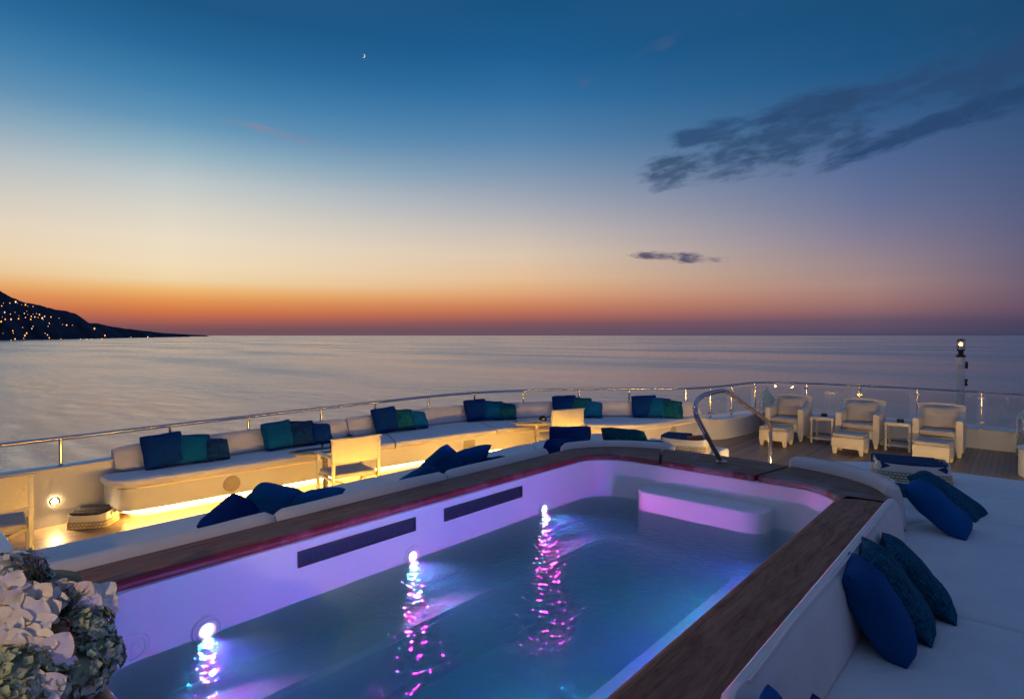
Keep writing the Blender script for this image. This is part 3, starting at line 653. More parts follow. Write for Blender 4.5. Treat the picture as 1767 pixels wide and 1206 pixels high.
# ------------------------------------------------------------------ curved sofa
F = smoothp([(-7.98, 1.90), (-7.62, 1.90), (-7.46, 2.0), (-7.40, 2.35), (-7.36, 2.9), (-7.29, 3.5), (-7.22, 4.4), (-7.14, 5.2), (-7.0, 6.2), (-6.82, 7.2), (-6.6, 8.1), (-6.25, 8.62), (-5.75, 8.95), (-5.4, 9.2), (-5.15, 9.6), (-5.0, 10.2), (-4.88, 11.0), (-4.84, 11.45)], 260, 2)
B_ = smoothp([(-7.98, 1.92), (-8.0, 2.1), (-8.02, 3.0), (-8.05, 4.5), (-8.06, 6), (-8.02, 7.1), (-7.84, 7.95), (-7.36, 8.75), (-6.7, 9.55), (-5.88, 10.25), (-5.1, 10.85), (-4.87, 11.2), (-4.84, 11.47)], 260, 2)
sofa = empty('curved_sofa', (-7.6, 5.5, 0), label='long curved built-in sofa with warm light glowing under its front', cat='sofa')
mb = MB(); mb.strip(F, B_, [(0, .13, .055), (0, .385, .03), (1, .385, .0), (1, .13, 0)]); mb.build('base', WHITE, sofa)
mb = MB(); mb.strip(F, B_, [(0, .002, .30), (0, .128, .30), (1, .128, 0), (1, .002, 0)]); mb.build('plinth', WHITE, sofa)
LA = sub(offset(F, .13), .03, .985, 120); mb = MB(); mb.strip(LA, offset(LA, .035), [(0, .090), (0, .126), (1, .126), (1, .090)]); mb.build('led_strip', LED, sofa)
LA = sub(offset(F, .02), .06, .99, 120); mb = MB(); mb.strip(LA, offset(LA, .006), [(0, .3865), (0, .3905), (1, .3905), (1, .3865)]); mb.build('gap_reflection_glow', emis('warm_gap_reflection', (1, .5, .12), 1.4), sofa)  # no lamp here: glowing strip stands in for light reflected under the cushions
sf = [0, frac(F, (-7.2, 4.3)), frac(F, (-7.14, 5.45)), frac(F, (-6.78, 7.35)), frac(F, (-5.95, 8.85)), 1]
for a, b in zip(sf, sf[1:]):
    A = sub(F, a+(.001 if a else 0), b-.0006, 46); Bb = sub(B_, a+(.001 if a else 0), b-.0006, 46)
    mb = MB(); mb.strip(A, Bb, [(0, .395, .012), (0, .42, -.008), (0, .455, -.01), (0, .48, .0), (0, .492, .03), (.5, .498, 0), (1, .49, 0), (1, .395, 0)], ends=0)
    mb.build('seat_cushion', CUSH, sofa)
bs = [.012, frac(B_, (-8.05, 5.25)), frac(B_, (-7.9, 7.9)), frac(B_, (-6.55, 9.65)), .985]
for a, b in zip(bs, bs[1:]):
    A = sub(B_, a+.0008, b-.0008, 50); Bo = offset(A, .20)
    mb = MB(); mb.strip(A, Bo, [(0, .50, -.04), (0, .53, -.055), (0, .60, -.02), (.12, .69, 0), (.3, .755, 0), (.6, .785, 0), (.9, .77, 0), (1, .72, 0), (1, .50, 0)], ends=.25 if a < .02 else .035)
    mb.build('back_cushion', CUSH2, sofa)
def front_at(px, py, z=.25):
    d = ray(px, py); d2 = Vector((d.x, d.y)).normalized(); Q = offset(F, .05)
    FF = offset(F, .035); q = min(FF, key=lambda p: abs(p.normalized().cross(d2))); i = FF.index(q)
    t = (F[min(i+1, 259)]-F[i-1]).normalized(); return q, atan2(t.y, t.x)
q, a = front_at(397, 840); Mx = Matrix.Rotation(a, 4, 'Z') @ Matrix.Rotation(pi/2, 4, 'X')
mb = MB(); mb.lathe([(0, .012), (.092, .012), (.1, .006), (.1, -.03)], (q.x, q.y, .265), 32, Mx); mb.build('speaker_grille', plain('beige_mesh', (.45, .40, .30), .7, bump=.5, bscale=400), sofa)
q, a = front_at(1161, 749); Mx = Matrix.Rotation(a, 4, 'Z') @ Matrix.Rotation(pi/2, 4, 'X')
mb = MB(); mb.lathe([(0, .012), (.085, .012), (.092, .006), (.092, -.03)], (q.x, q.y, .285), 32, Mx); mb.build('speaker_grille', bpy.data.materials['beige_mesh'], sofa)
q, a = front_at(809, 770); mb = MB(); mb.box((q.x, q.y, .255), (.22, .035, .22), .004, (0, 0, a)); mb.build('access_panel', bpy.data.materials['beige_mesh'], sofa)
# bulwark spotlight
sp = empty('wall_spotlight', (-8.06, 1.48, .27), label='round glaring spotlight set low in the white bulwark at the left', cat='spotlight')
mb = MB(); mb.lathe([(.03, 0), (.05, 0), (.052, .008), (.042, .016), (.03, .014)], (-8.035, 1.48, .27), 24, RY); mb.build('bezel', CHROME, sp)
mb = MB(); mb.lathe([(0, .018), (.02, .018), (.032, .012), (.032, .002)], (-8.035, 1.48, .27), 24, RY); mb.build('lens', emis('spot_glow', (1, .72, .35), 120), sp)
la = bpy.data.lights.new('spot_bulb', 'SPOT'); la.energy = 22; la.color = (1, .62, .25); la.spot_size = radians(150); la.spot_blend = .6; la.shadow_soft_size = .03
ob = bpy.data.objects.new('spot_bulb', la); C.objects.link(ob); ob.parent = sp; ob.location = (.07, 0, 0); ob.rotation_euler = (0, -radians(50), 0)
# ------------------------------------------------------------------ scatter cushions
def pillow_mesh(w, h, t, seed, n=16):
    rnd = random.Random(seed); mb = MB(); vs = []; fs = []
    ph = rnd.uniform(0, 9)
    for side in (1, -1):
        for i in range(n+1):
            for j in range(n+1):
                u = -1+2*i/n; v = -1+2*j/n
                e = max(0, (1-abs(u)**3.4))*max(0, (1-abs(v)**3.4)); y = side*(t/2)*e**.52
                rc = 1-.05*(u*u*v*v)**2; x = u*w/2*rc*(1-.035*(1-v*v)); z = v*h/2*rc*(1-.035*(1-u*u))
                y += side*e**.5*(mnoise.noise(Vector((u*2+ph, v*2, side*3)))*.014+mnoise.noise(Vector((u*5+ph, v*5, side)))*.005)
                z += mnoise.noise(Vector((u*1.4+ph, 1, v)))*.012; x += mnoise.noise(Vector((v*1.4+ph, 5, u)))*.012
                vs.append((x, y, z))
    m = (n+1)**2
    for s in (0, 1):
        for i in range(n):
            for j in range(n):
                a = s*m+i*(n+1)+j; fs.append((a, a+1, a+n+2, a+n+1))
    mb.add(vs, fs); mb.bm.verts.ensure_lookup_table(); return mb
def pillow(center, w, h, t, rot, col, label, group, seed):
    mb = pillow_mesh(w, h, t, seed); bmesh.ops.remove_doubles(mb.bm, verts=mb.bm.verts, dist=1e-4)
    o = mb.build('scatter_cushion', BLUES[col], smooth=60)
    o.matrix_world = Matrix.Translation(center) @ rot
    o.location = center; o.rotation_euler = rot.to_euler()
    return tag(o, label, 'cushion', group)
def lean(base, yaw, tilt, w, h, t, col, label, group, seed, roll=0):
    """stands on its lower edge at base, facing yaw, top leaning back by tilt"""
    R = Matrix.Rotation(yaw, 4, 'Z') @ Matrix.Rotation(-tilt, 4, 'X') @ Matrix.Rotation(roll, 4, 'Y')
    c = Vector(base)+(R @ Vector((0, 0, h/2*.96)))+Vector((0, 0, .01))
    return pillow(c, w, h, t, R, col, label, group, seed)
G1 = 'blue scatter cushions along the curved sofa'
sofap = [  # px, py of bottom centre, size, colour, label
 (286, 811, .47, 'navy', 'large navy cushion at the left end of the curved sofa'), (334, 803, .42, 'teal', 'teal cushion second from the left end of the curved sofa'), (372, 796, .33, 'slate', 'small slate blue cushion third from the left end of the curved sofa'),
 (484, 776, .45, 'teal', 'large teal cushion at the front of the second trio on the curved sofa'), (520, 769, .43, 'slate', 'slate blue cushion in the middle of the second trio on the curved sofa'), (552, 765, .36, 'navy', 'small navy cushion ending the second trio on the curved sofa, above the black-topped table'),
 (671, 748, .48, 'navy', 'large navy cushion starting the third trio, just right of the canvas chair back'), (698, 744, .42, 'petrol', 'petrol cushion in the middle of the third trio on the curved sofa'), (720, 740, .36, 'sea', 'small sea blue cushion ending the third trio on the curved sofa'),
 (826, 726, .47, 'navy', 'large navy cushion starting the fourth trio on the curved sofa'), (850, 725, .43, 'teal', 'teal cushion in the middle of the fourth trio on the curved sofa'), (875, 724, .38, 'petrol', 'small petrol cushion ending the fourth trio on the curved sofa'),
 (978, 722, .50, 'navy', 'large navy cushion behind the back of the far canvas chair'), (1001, 723, .46, 'petrol', 'petrol cushion in the middle of the trio beside the far canvas chair'), (1021, 724, .38, 'sea', 'small tilted sea blue cushion right of the far canvas chair'),
 (1112, 722, .50, 'navy', 'large navy cushion starting the last trio at the right end of the curved sofa'), (1137, 723, .46, 'teal', 'teal cushion in the middle of the last trio on the curved sofa'), (1160, 724, .42, 'petrol', 'petrol cushion ending the last trio, nearest the glass rail')]
for i, (px, py, s, col, lab) in enumerate(sofap):
    b = at(px, py, .50); Q = resample(B_, 300); k = min(range(1, 299), key=lambda j: (Q[j]-b.xy).length); t = (Q[k+1]-Q[k-1]).normalized()
    nrm = Vector((t.y, -t.x)); b2 = Q[k]+nrm*(.175+.03*(i % 3)); dd = ray(px, py).xy.normalized()
    # slide along the sofa so that it keeps its bearing
    j = min(range(1, 299), key=lambda j: abs((Q[j]+nrm*.19).normalized().cross(dd))); t = (Q[j+1]-Q[j-1]).normalized(); nrm = Vector((t.y, -t.x)); b2 = Q[j]+nrm*(.20+.035*(i % 3))
    yaw = atan2(nrm.x, -nrm.y)
    lean((b2.x, b2.y, .502), yaw+.12*(i % 3-1), radians(24+3*(i % 3)), s, s*.92, .15, col, lab, G1, i, radians((-4, 5, 9)[i % 3]))
G2 = 'blue scatter cushions on the pads round the pool'
def cen(px, py, z, w, h, t, yaw, tilt, roll, col, lab, seed):
    R = Matrix.Rotation(yaw, 4, 'Z') @ Matrix.Rotation(-tilt, 4, 'X') @ Matrix.Rotation(roll, 4, 'Y')
    return pillow(at(px, py, z), w, h, t, R, col, lab, G2, seed)
D2 = radians
cen(396, 891, .67, .38, .38, .15, D2(95), D2(-34), D2(40), 'navy', 'dark navy cushion half hidden behind the pool bolster, leftmost of its trio', 31)
cen(466, 866, .70, .46, .38, .17, D2(80), D2(-38), D2(28), 'royal', 'royal blue cushion tipped up on one corner behind the pool bolster', 32)
cen(541, 862, .66, .46, .36, .14, D2(88), D2(-62), D2(4), 'royal', 'royal blue cushion lying almost flat right of the tipped-up one', 33)
cen(722, 826, .68, .46, .42, .14, D2(95), D2(-55), D2(30), 'sea', 'sea blue cushion low behind the bolster, left of the upright pair', 34)
cen(762, 804, .74, .44, .44, .16, D2(78), D2(-30), D2(40), 'sea', 'teal blue cushion standing on its corner beside a royal blue one', 35)
cen(808, 795, .74, .50, .40, .16, D2(85), D2(-40), D2(-8), 'royal', 'royal blue cushion propped on the bolster in the middle of the long pad', 36)
cen(846, 799, .68, .42, .36, .12, D2(88), D2(-75), D2(0), 'navy', 'navy cushion lying flat, only its top edge showing beyond the royal blue one', 37)
cen(983, 762, .70, .56, .48, .17, D2(40), D2(-22), D2(0), 'navy', 'large navy cushion standing at the corner of the pad behind the pool', 38)
cen(966, 774, .66, .50, .34, .16, D2(60), D2(-40), D2(4), 'navy', 'navy cushion slumped in the gap between two bolsters', 39)
cen(1078, 762, .70, .62, .42, .17, D2(12), D2(-28), D2(0), 'petrol', 'wide petrol cushion standing behind the far curved bolster', 40)
cen(1124, 772, .66, .56, .32, .14, D2(5), D2(-58), D2(-6), 'petrol', 'petrol cushion lying low between the wide one and the towel basket', 41)
# right hand pad
def rp(bx, by, yaw, tilt, w, h, t, col, lab, seed, roll=0, z=.50, dx=0): 
    b = at(bx, by, z); b.x += dx; R = Matrix.Rotation(yaw, 4, 'Z') @ Matrix.Rotation(-tilt, 4, 'X') @ Matrix.Rotation(roll, 4, 'Y')
    c = b+(R @ Vector((0, 0, h/2*.95))); return pillow(c, w, h, t, R, col, lab, G2, seed)
rp0 = lambda c, yaw, tilt, w, h, t, col, lab, seed: pillow(Vector(c), w, h, t, Matrix.Rotation(yaw, 4, 'Z') @ Matrix.Rotation(-tilt, 4, 'X'), col, lab, G2, seed)
rp(1562, 1122, D2(100), D2(33), .42, .49, .22, 'deep', 'biggest royal blue cushion, nearest of the three leaning on the right bolster', 51)
rp(1600, 1088, D2(102), D2(37), .44, .53, .18, 'petrol', 'petrol woven cushion in the middle of the three leaning on the right bolster', 52)
rp(1638, 1054, D2(104), D2(42), .42, .50, .15, 'petrol', 'slim petrol cushion, farthest of the three leaning on the right bolster', 53)
rp(1672, 922, D2(88), D2(50), .42, .56, .20, 'sea', 'sea blue cushion sprawling at the bend of the right bolster', 54)
rp(1694, 893, D2(80), D2(60), .46, .62, .13, 'petrol', 'flatter petrol cushion behind the sprawling one, by the towel basket', 55)
rp(1582, 858, D2(20), D2(84), .50, .34, .10, 'petrol', 'petrol cushion lying flat below the front of the right towel basket', 56, z=.51)
rp0((-.50, 1.80, .76), D2(95), D2(28), .40, .46, .15, 'sea', 'sea blue cushion whose tip shows at the bottom edge beside the near bolster', 57)
rp0((-.38, 2.0, .69), D2(97), D2(36), .40, .46, .15, 'navy', 'navy cushion whose tip shows at the bottom edge on the near right pad', 58)
# ------------------------------------------------------------------ armchairs, footstools, side tables
def armchair(loc, label):
    r = empty('armchair', loc, 0, label, 'armchair', 'woven armchairs on the bow deck')
    W, Dp = .72, .72
    mb = MB()
    mb.box((0, .32, .25), (W-.10, .58, .16), .01)   # front apron and seat box
    f = mb.build('seat_box', CHAIRW, r, world=False)
    for s in (-1, 1):
        b = bmesh.new(); pr = [(0, .10), (0, .63), (.50, .66), (.66, .74), (.70, .62), (.62, .10)]
        vs = [b.verts.new((s*(W/2-.05), y, z)) for y, z in pr]; f = b.faces.new(vs)
        e = bmesh.ops.extrude_face_region(b, geom=[f])
        for v in e['geom']:
            if isinstance(v, bmesh.types.BMVert): v.co.x += s*.10-(.0)
        bmesh.ops.recalc_face_normals(b, faces=b.faces); bmesh.ops.translate(b, verts=b.verts, vec=(-s*.05, 0, 0)); bmesh.ops.bevel(b, geom=list(b.edges), offset=.012, segments=2, affect='EDGES')
        mb = MB(); mb.merge(b); mb.build('armrest', CHAIRW, r, world=False)
    for sx in (-1, 1):
        for y in (.05, .60):
            mb = MB(); mb.box((sx*(W/2-.05), y, .06), (.085, .085, .12), .006, taper=.6); mb.build('leg', CHAIRW, r, world=False)
    # back: slightly curved, flaring slab
    A = [Vector((x, .56+.05*(1-(x/.36)**2))) for x in [-.33+.66*i/12 for i in range(13)]]
    b = MB(); vs = []; fs = []; nz = 6
    for j in range(nz+1):
        k = j/nz
        for i in range(13):
            u = -1+2*i/12; x = u*(.30+.06*k); y = .54+.06*(1-u*u)+.16*k; z = .2+.63*k+(.03*(1-u*u) if j == nz else 0); vs.append((x, y, z))
    m = len(vs); vs += [(x, y+.05, z) for x, y, z in vs]
    for j in range(nz):
        for i in range(12):
            a = j*13+i; fs += [(a, a+1, a+14, a+13), (m+a, m+a+13, m+a+14, m+a+1)]
    for i in range(12): fs += [(i, m+i, m+i+1, i+1), (nz*13+i, nz*13+i+1, m+nz*13+i+1, m+nz*13+i)]
    for j in range(nz): fs += [(j*13, j*13+13, m+j*13+13, m+j*13), (j*13+12, m+j*13+12, m+j*13+25, j*13+25)]
    b.add(vs, fs); b.build('backrest', CHAIRW, r, world=False)
    mb = MB(); mb.box((0, .27, .385), (W-.21, .58, .115), .03, seg=4); mb.build('seat_cushion', PADC, r, world=False)
    mb = pillow_mesh(.54, .40, .15, 77); o = mb.build('back_cushion', PADC, r, smooth=60, world=False); o.location = (0, .47, .62); o.rotation_euler = (radians(-18), 0, 0)
    return r
def footstool(loc, rz, label):
    r = empty('footstool', loc, rz, label, 'footstool', 'woven footstools in front of the armchairs'); mb = MB()
    mb.box((0, 0, .20), (.50, .50, .19), .012); mb.build('frame', CHAIRW, r, world=False)
    for sx in (-1, 1):
        for sy in (-1, 1): mb = MB(); mb.box((sx*.205, sy*.205, .055), (.085, .085, .11), .006, taper=.62); mb.build('leg', CHAIRW, r, world=False)
    mb = MB(); mb.box((0, 0, .33), (.50, .50, .065), .022, seg=4); mb.build('seat_cushion', PADC, r, world=False); return r
def sidetable(loc, label):
    r = empty('side_table', loc, 0, label, 'side table', 'slim side tables between the armchairs'); mb = MB()
    mb.box((0, 0, .50), (.40, .44, .025), .006)
    for s in (-1, 1): mb.box((s*.185, 0, .472), (.03, .42, .03), .004); mb.box((0, s*.205, .472), (.34, .03, .03), .004)
    mb.build('table_top', CHAIRW, r, world=False)
    for sx in (-1, 1):
        for sy in (-1, 1): mb = MB(); mb.box((sx*.182, sy*.2, .228), (.035, .035, .456), .004); mb.build('leg', CHAIRW, r, world=False)
    mb = MB(); mb.box((0, 0, .09), (.33, .37, .03), .004); mb.build('shelf', CHAIRW, r, world=False); return r
ch = [(-3.635, 12.42, 'left'), (-2.36, 12.5, 'middle'), (-1.135, 12.52, 'right')]
labs = {'left': 'ivory woven armchair nearest the upright lantern in the corner', 'middle': 'ivory woven armchair standing between the two side tables', 'right': 'ivory woven armchair right of both side tables, in front of the mast lamp'}
flabs = {'left': 'ivory footstool behind the steel grab rail, in front of the armchair by the lantern', 'middle': 'ivory footstool in front of the middle armchair', 'right': 'ivory footstool in front of the rightmost armchair, just beyond the towel basket'}
for x, y, k in ch: armchair((x, y, 0), labs[k])
for (x, y), rz, k in (((-3.58, 11.80), .03, 'left'), ((-2.325, 11.83), 0, 'middle'), ((-1.12, 11.88), D2(-4), 'right')): footstool((x, y, 0), rz, flabs[k])
sidetable((-2.95, 12.68, 0), 'slim ivory side table between the left and middle armchairs'); sidetable((-1.72, 12.78, 0), 'slim ivory side table between the middle and right armchairs')
def ashtray(loc, label, k=1):
    r = empty('ashtray', loc, 0, label, 'ashtray', 'black lidded ashtrays on the tables'); mb = MB()
    mb.lathe([(0, 0), (.05*k, 0), (.058*k, .012*k), (.058*k, .05*k), (.05*k, .056*k), (0, .056*k)], (0, 0, 0), 20); mb.build('bowl', BLACK, r, world=False)
    mb = MB(); mb.lathe([(.035*k, .057*k), (.042*k, .062*k), (.03*k, .075*k), (0, .08*k)], (0, 0, 0), 20); mb.build('lid', STEEL if k < 1.05 else BLACK, r, world=False); return r
ashtray((-2.95, 12.65, .514), 'black round ashtray on the side table left of the middle armchair'); ashtray((-1.70, 12.72, .514), 'black round ashtray on the side table left of the right armchair')
# ------------------------------------------------------------------ director chairs and low tables
def director(loc, rz, label):
    r = empty('canvas_chair', loc, rz, label, 'chair', 'ivory canvas chairs along the curved sofa')   # faces +y
    W = .29
    for sx in (-1, 1):
        mb = MB(); mb.box((sx*W, -.25, .43), (.035, .045, .86), .004); mb.build('rear_post', DIRW, r, world=False)
        mb = MB(); mb.box((sx*W, .25, .31), (.035, .045, .62), .004); mb.build('front_leg', DIRW, r, world=False)
        mb = MB(); mb.box((sx*W, .02, .635), (.055, .56, .025), .005); mb.build('armrest', DIRW, r, world=False)
        mb = MB(); mb.box((sx*W, 0, .36), (.026, .46, .035), .003); mb.build('side_rail', DIRW, r, world=False)
    mb = MB()
    for s in (-1, 1):
        mb.box((0, s*.08, .21), (.66, .022, .035), .003, (0, s*radians(27), 0))
    mb.build('folding_cross', DIRW, r, world=False)
    vs = []; fs = []
    for i in range(9):
        u = -1+2*i/8
        for j in range(5): vs.append((u*(W+.022), -.262-.03*(1-u*u), .57+.29*j/4+(.004*(1-u*u))))
    for i in range(8):
        for j in range(4): a = i*5+j; fs.append((a, a+1, a+6, a+5))
    mb = MB(); mb.add(vs, fs); m = len(vs); mb.add([(x, y+.012, z) for x, y, z in vs], fs); mb.box((0, -.262, .862), (2*W+.07, .045, .022), .008); mb.box((0, -.27, .575), (2*W+.04, .03, .014), .005); mb.build('back_canvas', fabric('ivory_canvas', (.68, .62, .50), .05, .1, 9) if 'ivory_canvas' not in bpy.data.materials else bpy.data.materials['ivory_canvas'], r, world=False)
    mb = MB(); mb.box((0, .0, .405), (.54, .50, .055), .02, seg=3); mb.build('seat_cushion', PADC, r, world=False)
    return r
c1 = director((-6.36, 4.12, 0), D2(80), 'ivory canvas chair with its back to the pool, before the middle of the curved sofa')
c2 = director((-5.96, 8.02, 0), D2(68), 'ivory canvas chair at the far bend of the curved sofa')
c3 = director((-6.92, .79, 0), D2(84), 'ivory canvas chair cut by the left edge, beside the glaring spotlight')
def lowtable(loc, rz, label):
    r = empty('low_table', loc, rz, label, 'table', 'boat shaped tables beside the canvas chairs'); P = []
    for i in range(32):
        a = 2*pi*i/32; P.append((.42*cos(a)*(1 if abs(cos(a)) < .7 else 1.05), .22*sin(a)*abs(sin(a))**.3))
    mb = MB(); mb.prism(P, .585, .605, .004, 2); mb.build('table_top', plain('lacquered_top', (.25, .22, .20), .08) if 'lacquered_top' not in bpy.data.materials else bpy.data.materials['lacquered_top'], r, world=False)
    mb = MB(); mb.prism([(x*.82, y*.8) for x, y in P], .55, .583, .008, 2)
    mb.build('under_frame', DIRW, r, world=False)
    mb = MB(); mb.tube([(0, 0, .02), (0, 0, .55)], .035, 14); mb.build('pedestal', CHROME, r, world=False)
    mb = MB(); mb.lathe([(0, 0), (.17, 0), (.17, .012), (.05, .025), (.035, .04)], (0, 0, 0), 24); mb.build('foot_plate', CHROME, r, world=False); return r
lowtable((-6.86, 4.10, 0), D2(62), 'dark boat shaped table between the curved sofa and the nearer canvas chair')
lowtable((-6.40, 7.92, 0), D2(55), 'boat shaped table between the far bend of the sofa and the far canvas chair')
ashtray((-6.80, 4.22, .606), 'black candle pot on the table left of the nearer canvas chair', 1.35)
ashtray((-6.32, 8.0, .606), 'black candle pot on the table behind the far canvas chair', 1.25)
# ------------------------------------------------------------------ baskets and towels
def basketmat():
    m, nt, p = newmat('woven_basket'); L = nt.links.new; tc = N(nt, 'ShaderNodeTexCoord'); mp = N(nt, 'ShaderNodeMapping'); mp.inputs['Rotation'].default_value = (radians(90), 0, 0)
    L(tc.outputs['Object'], mp.inputs['Vector'])
    b = N(nt, 'ShaderNodeTexBrick', Scale=11); b.inputs['Color1'].default_value = (.62, .54, .34, 1); b.inputs['Color2'].default_value = (.50, .42, .26, 1); b.inputs['Mortar'].default_value = (.10, .07, .03, 1); b.inputs['Mortar Size'].default_value = .03
    b.inputs['Brick Width'].default_value = .42; b.inputs['Row Height'].default_value = .36
    sx = N(nt, 'ShaderNodeSeparateXYZ'); L(tc.outputs['Object'], sx.inputs[0]); ad = N(nt, 'ShaderNodeMath', operation='ADD'); L(sx.outputs[0], ad.inputs[0]); L(sx.outputs[1], ad.inputs[1])
    cb = N(nt, 'ShaderNodeCombineXYZ'); L(ad.outputs[0], cb.inputs[0]); L(sx.outputs[2], cb.inputs[1]); L(cb.outputs[0], b.inputs['Vector'])
    L(b.outputs['Color'], p.inputs['Base Color']); p.inputs['Roughness'].default_value = .6
    bp = N(nt, 'ShaderNodeBump', Strength=.7, Distance=.01); bp.invert = True; L(b.outputs['Fac'], bp.inputs['Height']); L(bp.outputs[0], p.inputs['Normal']); return m
BASK = basketmat(); TOW = {'dark': plain('striped_towel', (.03, .03, .045), .95, var=.5, nscale=24, bump=.6, bscale=90), 'blue': plain('blue_towel', (.002, .022, .10), .6, var=.4, nscale=18, bump=.6, bscale=70), 'rust': plain('rust_towel', (.30, .10, .06), .95, bump=.5), 'white': plain('white_towel', (.6, .6, .6), .95, bump=.5)}
def basket(loc, rz, w, d, h, label):
    r = empty('towel_basket', loc, rz, label, 'basket', 'woven towel baskets'); th = .012
    def lp_(k, z, up=0): 
        P = []
        for i in range(40):
            a = 2*pi*i/40; ca, sa = cos(a), sin(a); e = 6
            x = (abs(ca)**(2/e))*(1 if ca > 0 else -1)*w/2*k; y = (abs(sa)**(2/e))*(1 if sa > 0 else -1)*d/2*k
            P.append(Vector((x, y, z+up*(abs(x)/(w/2*k))**3)))
        return P
    def shell(z0, z1, k0, k1, up, name, mat, k=0.0):
        L0, L1, L2, L3 = lp_(k0, z0), lp_(k1, z1, up), lp_(k1-.03, z1, up), lp_(k0-.03, z0); mb = MB(); vs = L0+L1+L2+L3; n = 40
        fs = [(q*n+i, q*n+(i+1) % n, ((q+1) % 4)*n+(i+1) % n, ((q+1) % 4)*n+i) for q in range(4) for i in range(n)]; mb.add(vs, fs); return mb.build(name, mat, r, world=False)
    shell(.004, h*.55, 1.04, 1.0, 0, 'woven_side', BASK); shell(h*.55+.002, h, .995, .96, h*.14, 'rim_band', DIRW)
    mb = MB(); mb.box((0, 0, .006), (w*.95, d*.95, .008)); mb.build('bottom', BASK, r, world=False)
    for s in (-1, 1): mb = MB(); mb.box((s*w*.487, 0, h*.86), (.02, .11, .028), .006); mb.build('handle_slot', BLACK, r, world=False)
    return r
def towel(basket_o, off, ln, rad, mat, label, rz=0):
    M = Matrix.Translation(basket_o.location) @ basket_o.rotation_euler.to_matrix().to_4x4(); p = M @ Vector(off); mb = MB()
    pts = []
    n = 36; turns = 2.6; vs = []; fs = []; m = 60
    for i in range(m+1):
        a = 2*pi*turns*i/m; rr = rad*(.25+.75*i/m); vs += [(-ln/2+.006*sin(i), rr*cos(a), rr*sin(a)), (ln/2+.006*cos(i*1.3), rr*cos(a), rr*sin(a))]
    for i in range(m): fs.append((2*i, 2*i+1, 2*i+3, 2*i+2))
    k = len(vs); q = rad/m*1.4; vs += [(x, y*(1-.10), z*(1-.10)) for x, y, z in vs]; fs += [tuple(k+j for j in f[::-1]) for f in fs]
    fs += [(2*i, 2*i+2, k+2*i+2, k+2*i) for i in range(m)]+[(2*i+1, k+2*i+1, k+2*i+3, 2*i+3) for i in range(m)]
    mb.add(vs, fs); o = mb.build('rolled_towel', mat, smooth=50); o.location = p; o.rotation_euler = (0, 0, basket_o.rotation_euler.z+rz); return tag(o, label, 'towel', 'rolled towels in the baskets')
b1 = basket((-7.78, 1.78, 0.001), D2(52), .40, .36, .14, 'cream woven towel basket on the teak below the left end of the curved sofa')
for k in range(4): towel(b1, (-.0, -.115+.076*k, .135+.01*(k % 2)), .34, .042, TOW['dark'], ['black and white towel roll nearest the handle side of the left basket', 'second black and white towel roll in the left basket', 'third black and white towel roll in the left basket', 'black and white towel roll at the sofa side of the left basket'][k])
b2 = basket((-3.56, 7.72, ZP+.002), D2(18), .66, .42, .17, 'cream woven towel basket on the far pad behind the grab rail')
for k in range(3): towel(b2, (-.13+.02*k, -.12+.12*k, .165), .34, .062, TOW['blue'], ['front blue towel roll in the far basket', 'middle blue towel roll in the far basket', 'rear blue towel roll in the far basket'][k])
towel(b2, (.13, -.06, .17), .22, .055, TOW['rust'], 'rust coloured towel roll in the far basket', .5); towel(b2, (.18, .08, .16), .20, .05, TOW['white'], 'small white towel roll beside the rust one in the far basket', .9)
b3 = basket((-.95, 7.86, ZP+.002), D2(14), .72, .50, .18, 'grey white woven towel basket on the right pad in front of the footstool')
for k in range(4): towel(b3, (-.02*k, -.18+.12*k, .160), .60, .062, TOW['blue'], ['shiny navy towel roll at the front of the right basket', 'second shiny navy towel roll in the right basket', 'third shiny navy towel roll in the right basket', 'shiny navy towel roll at the back of the right basket'][k])
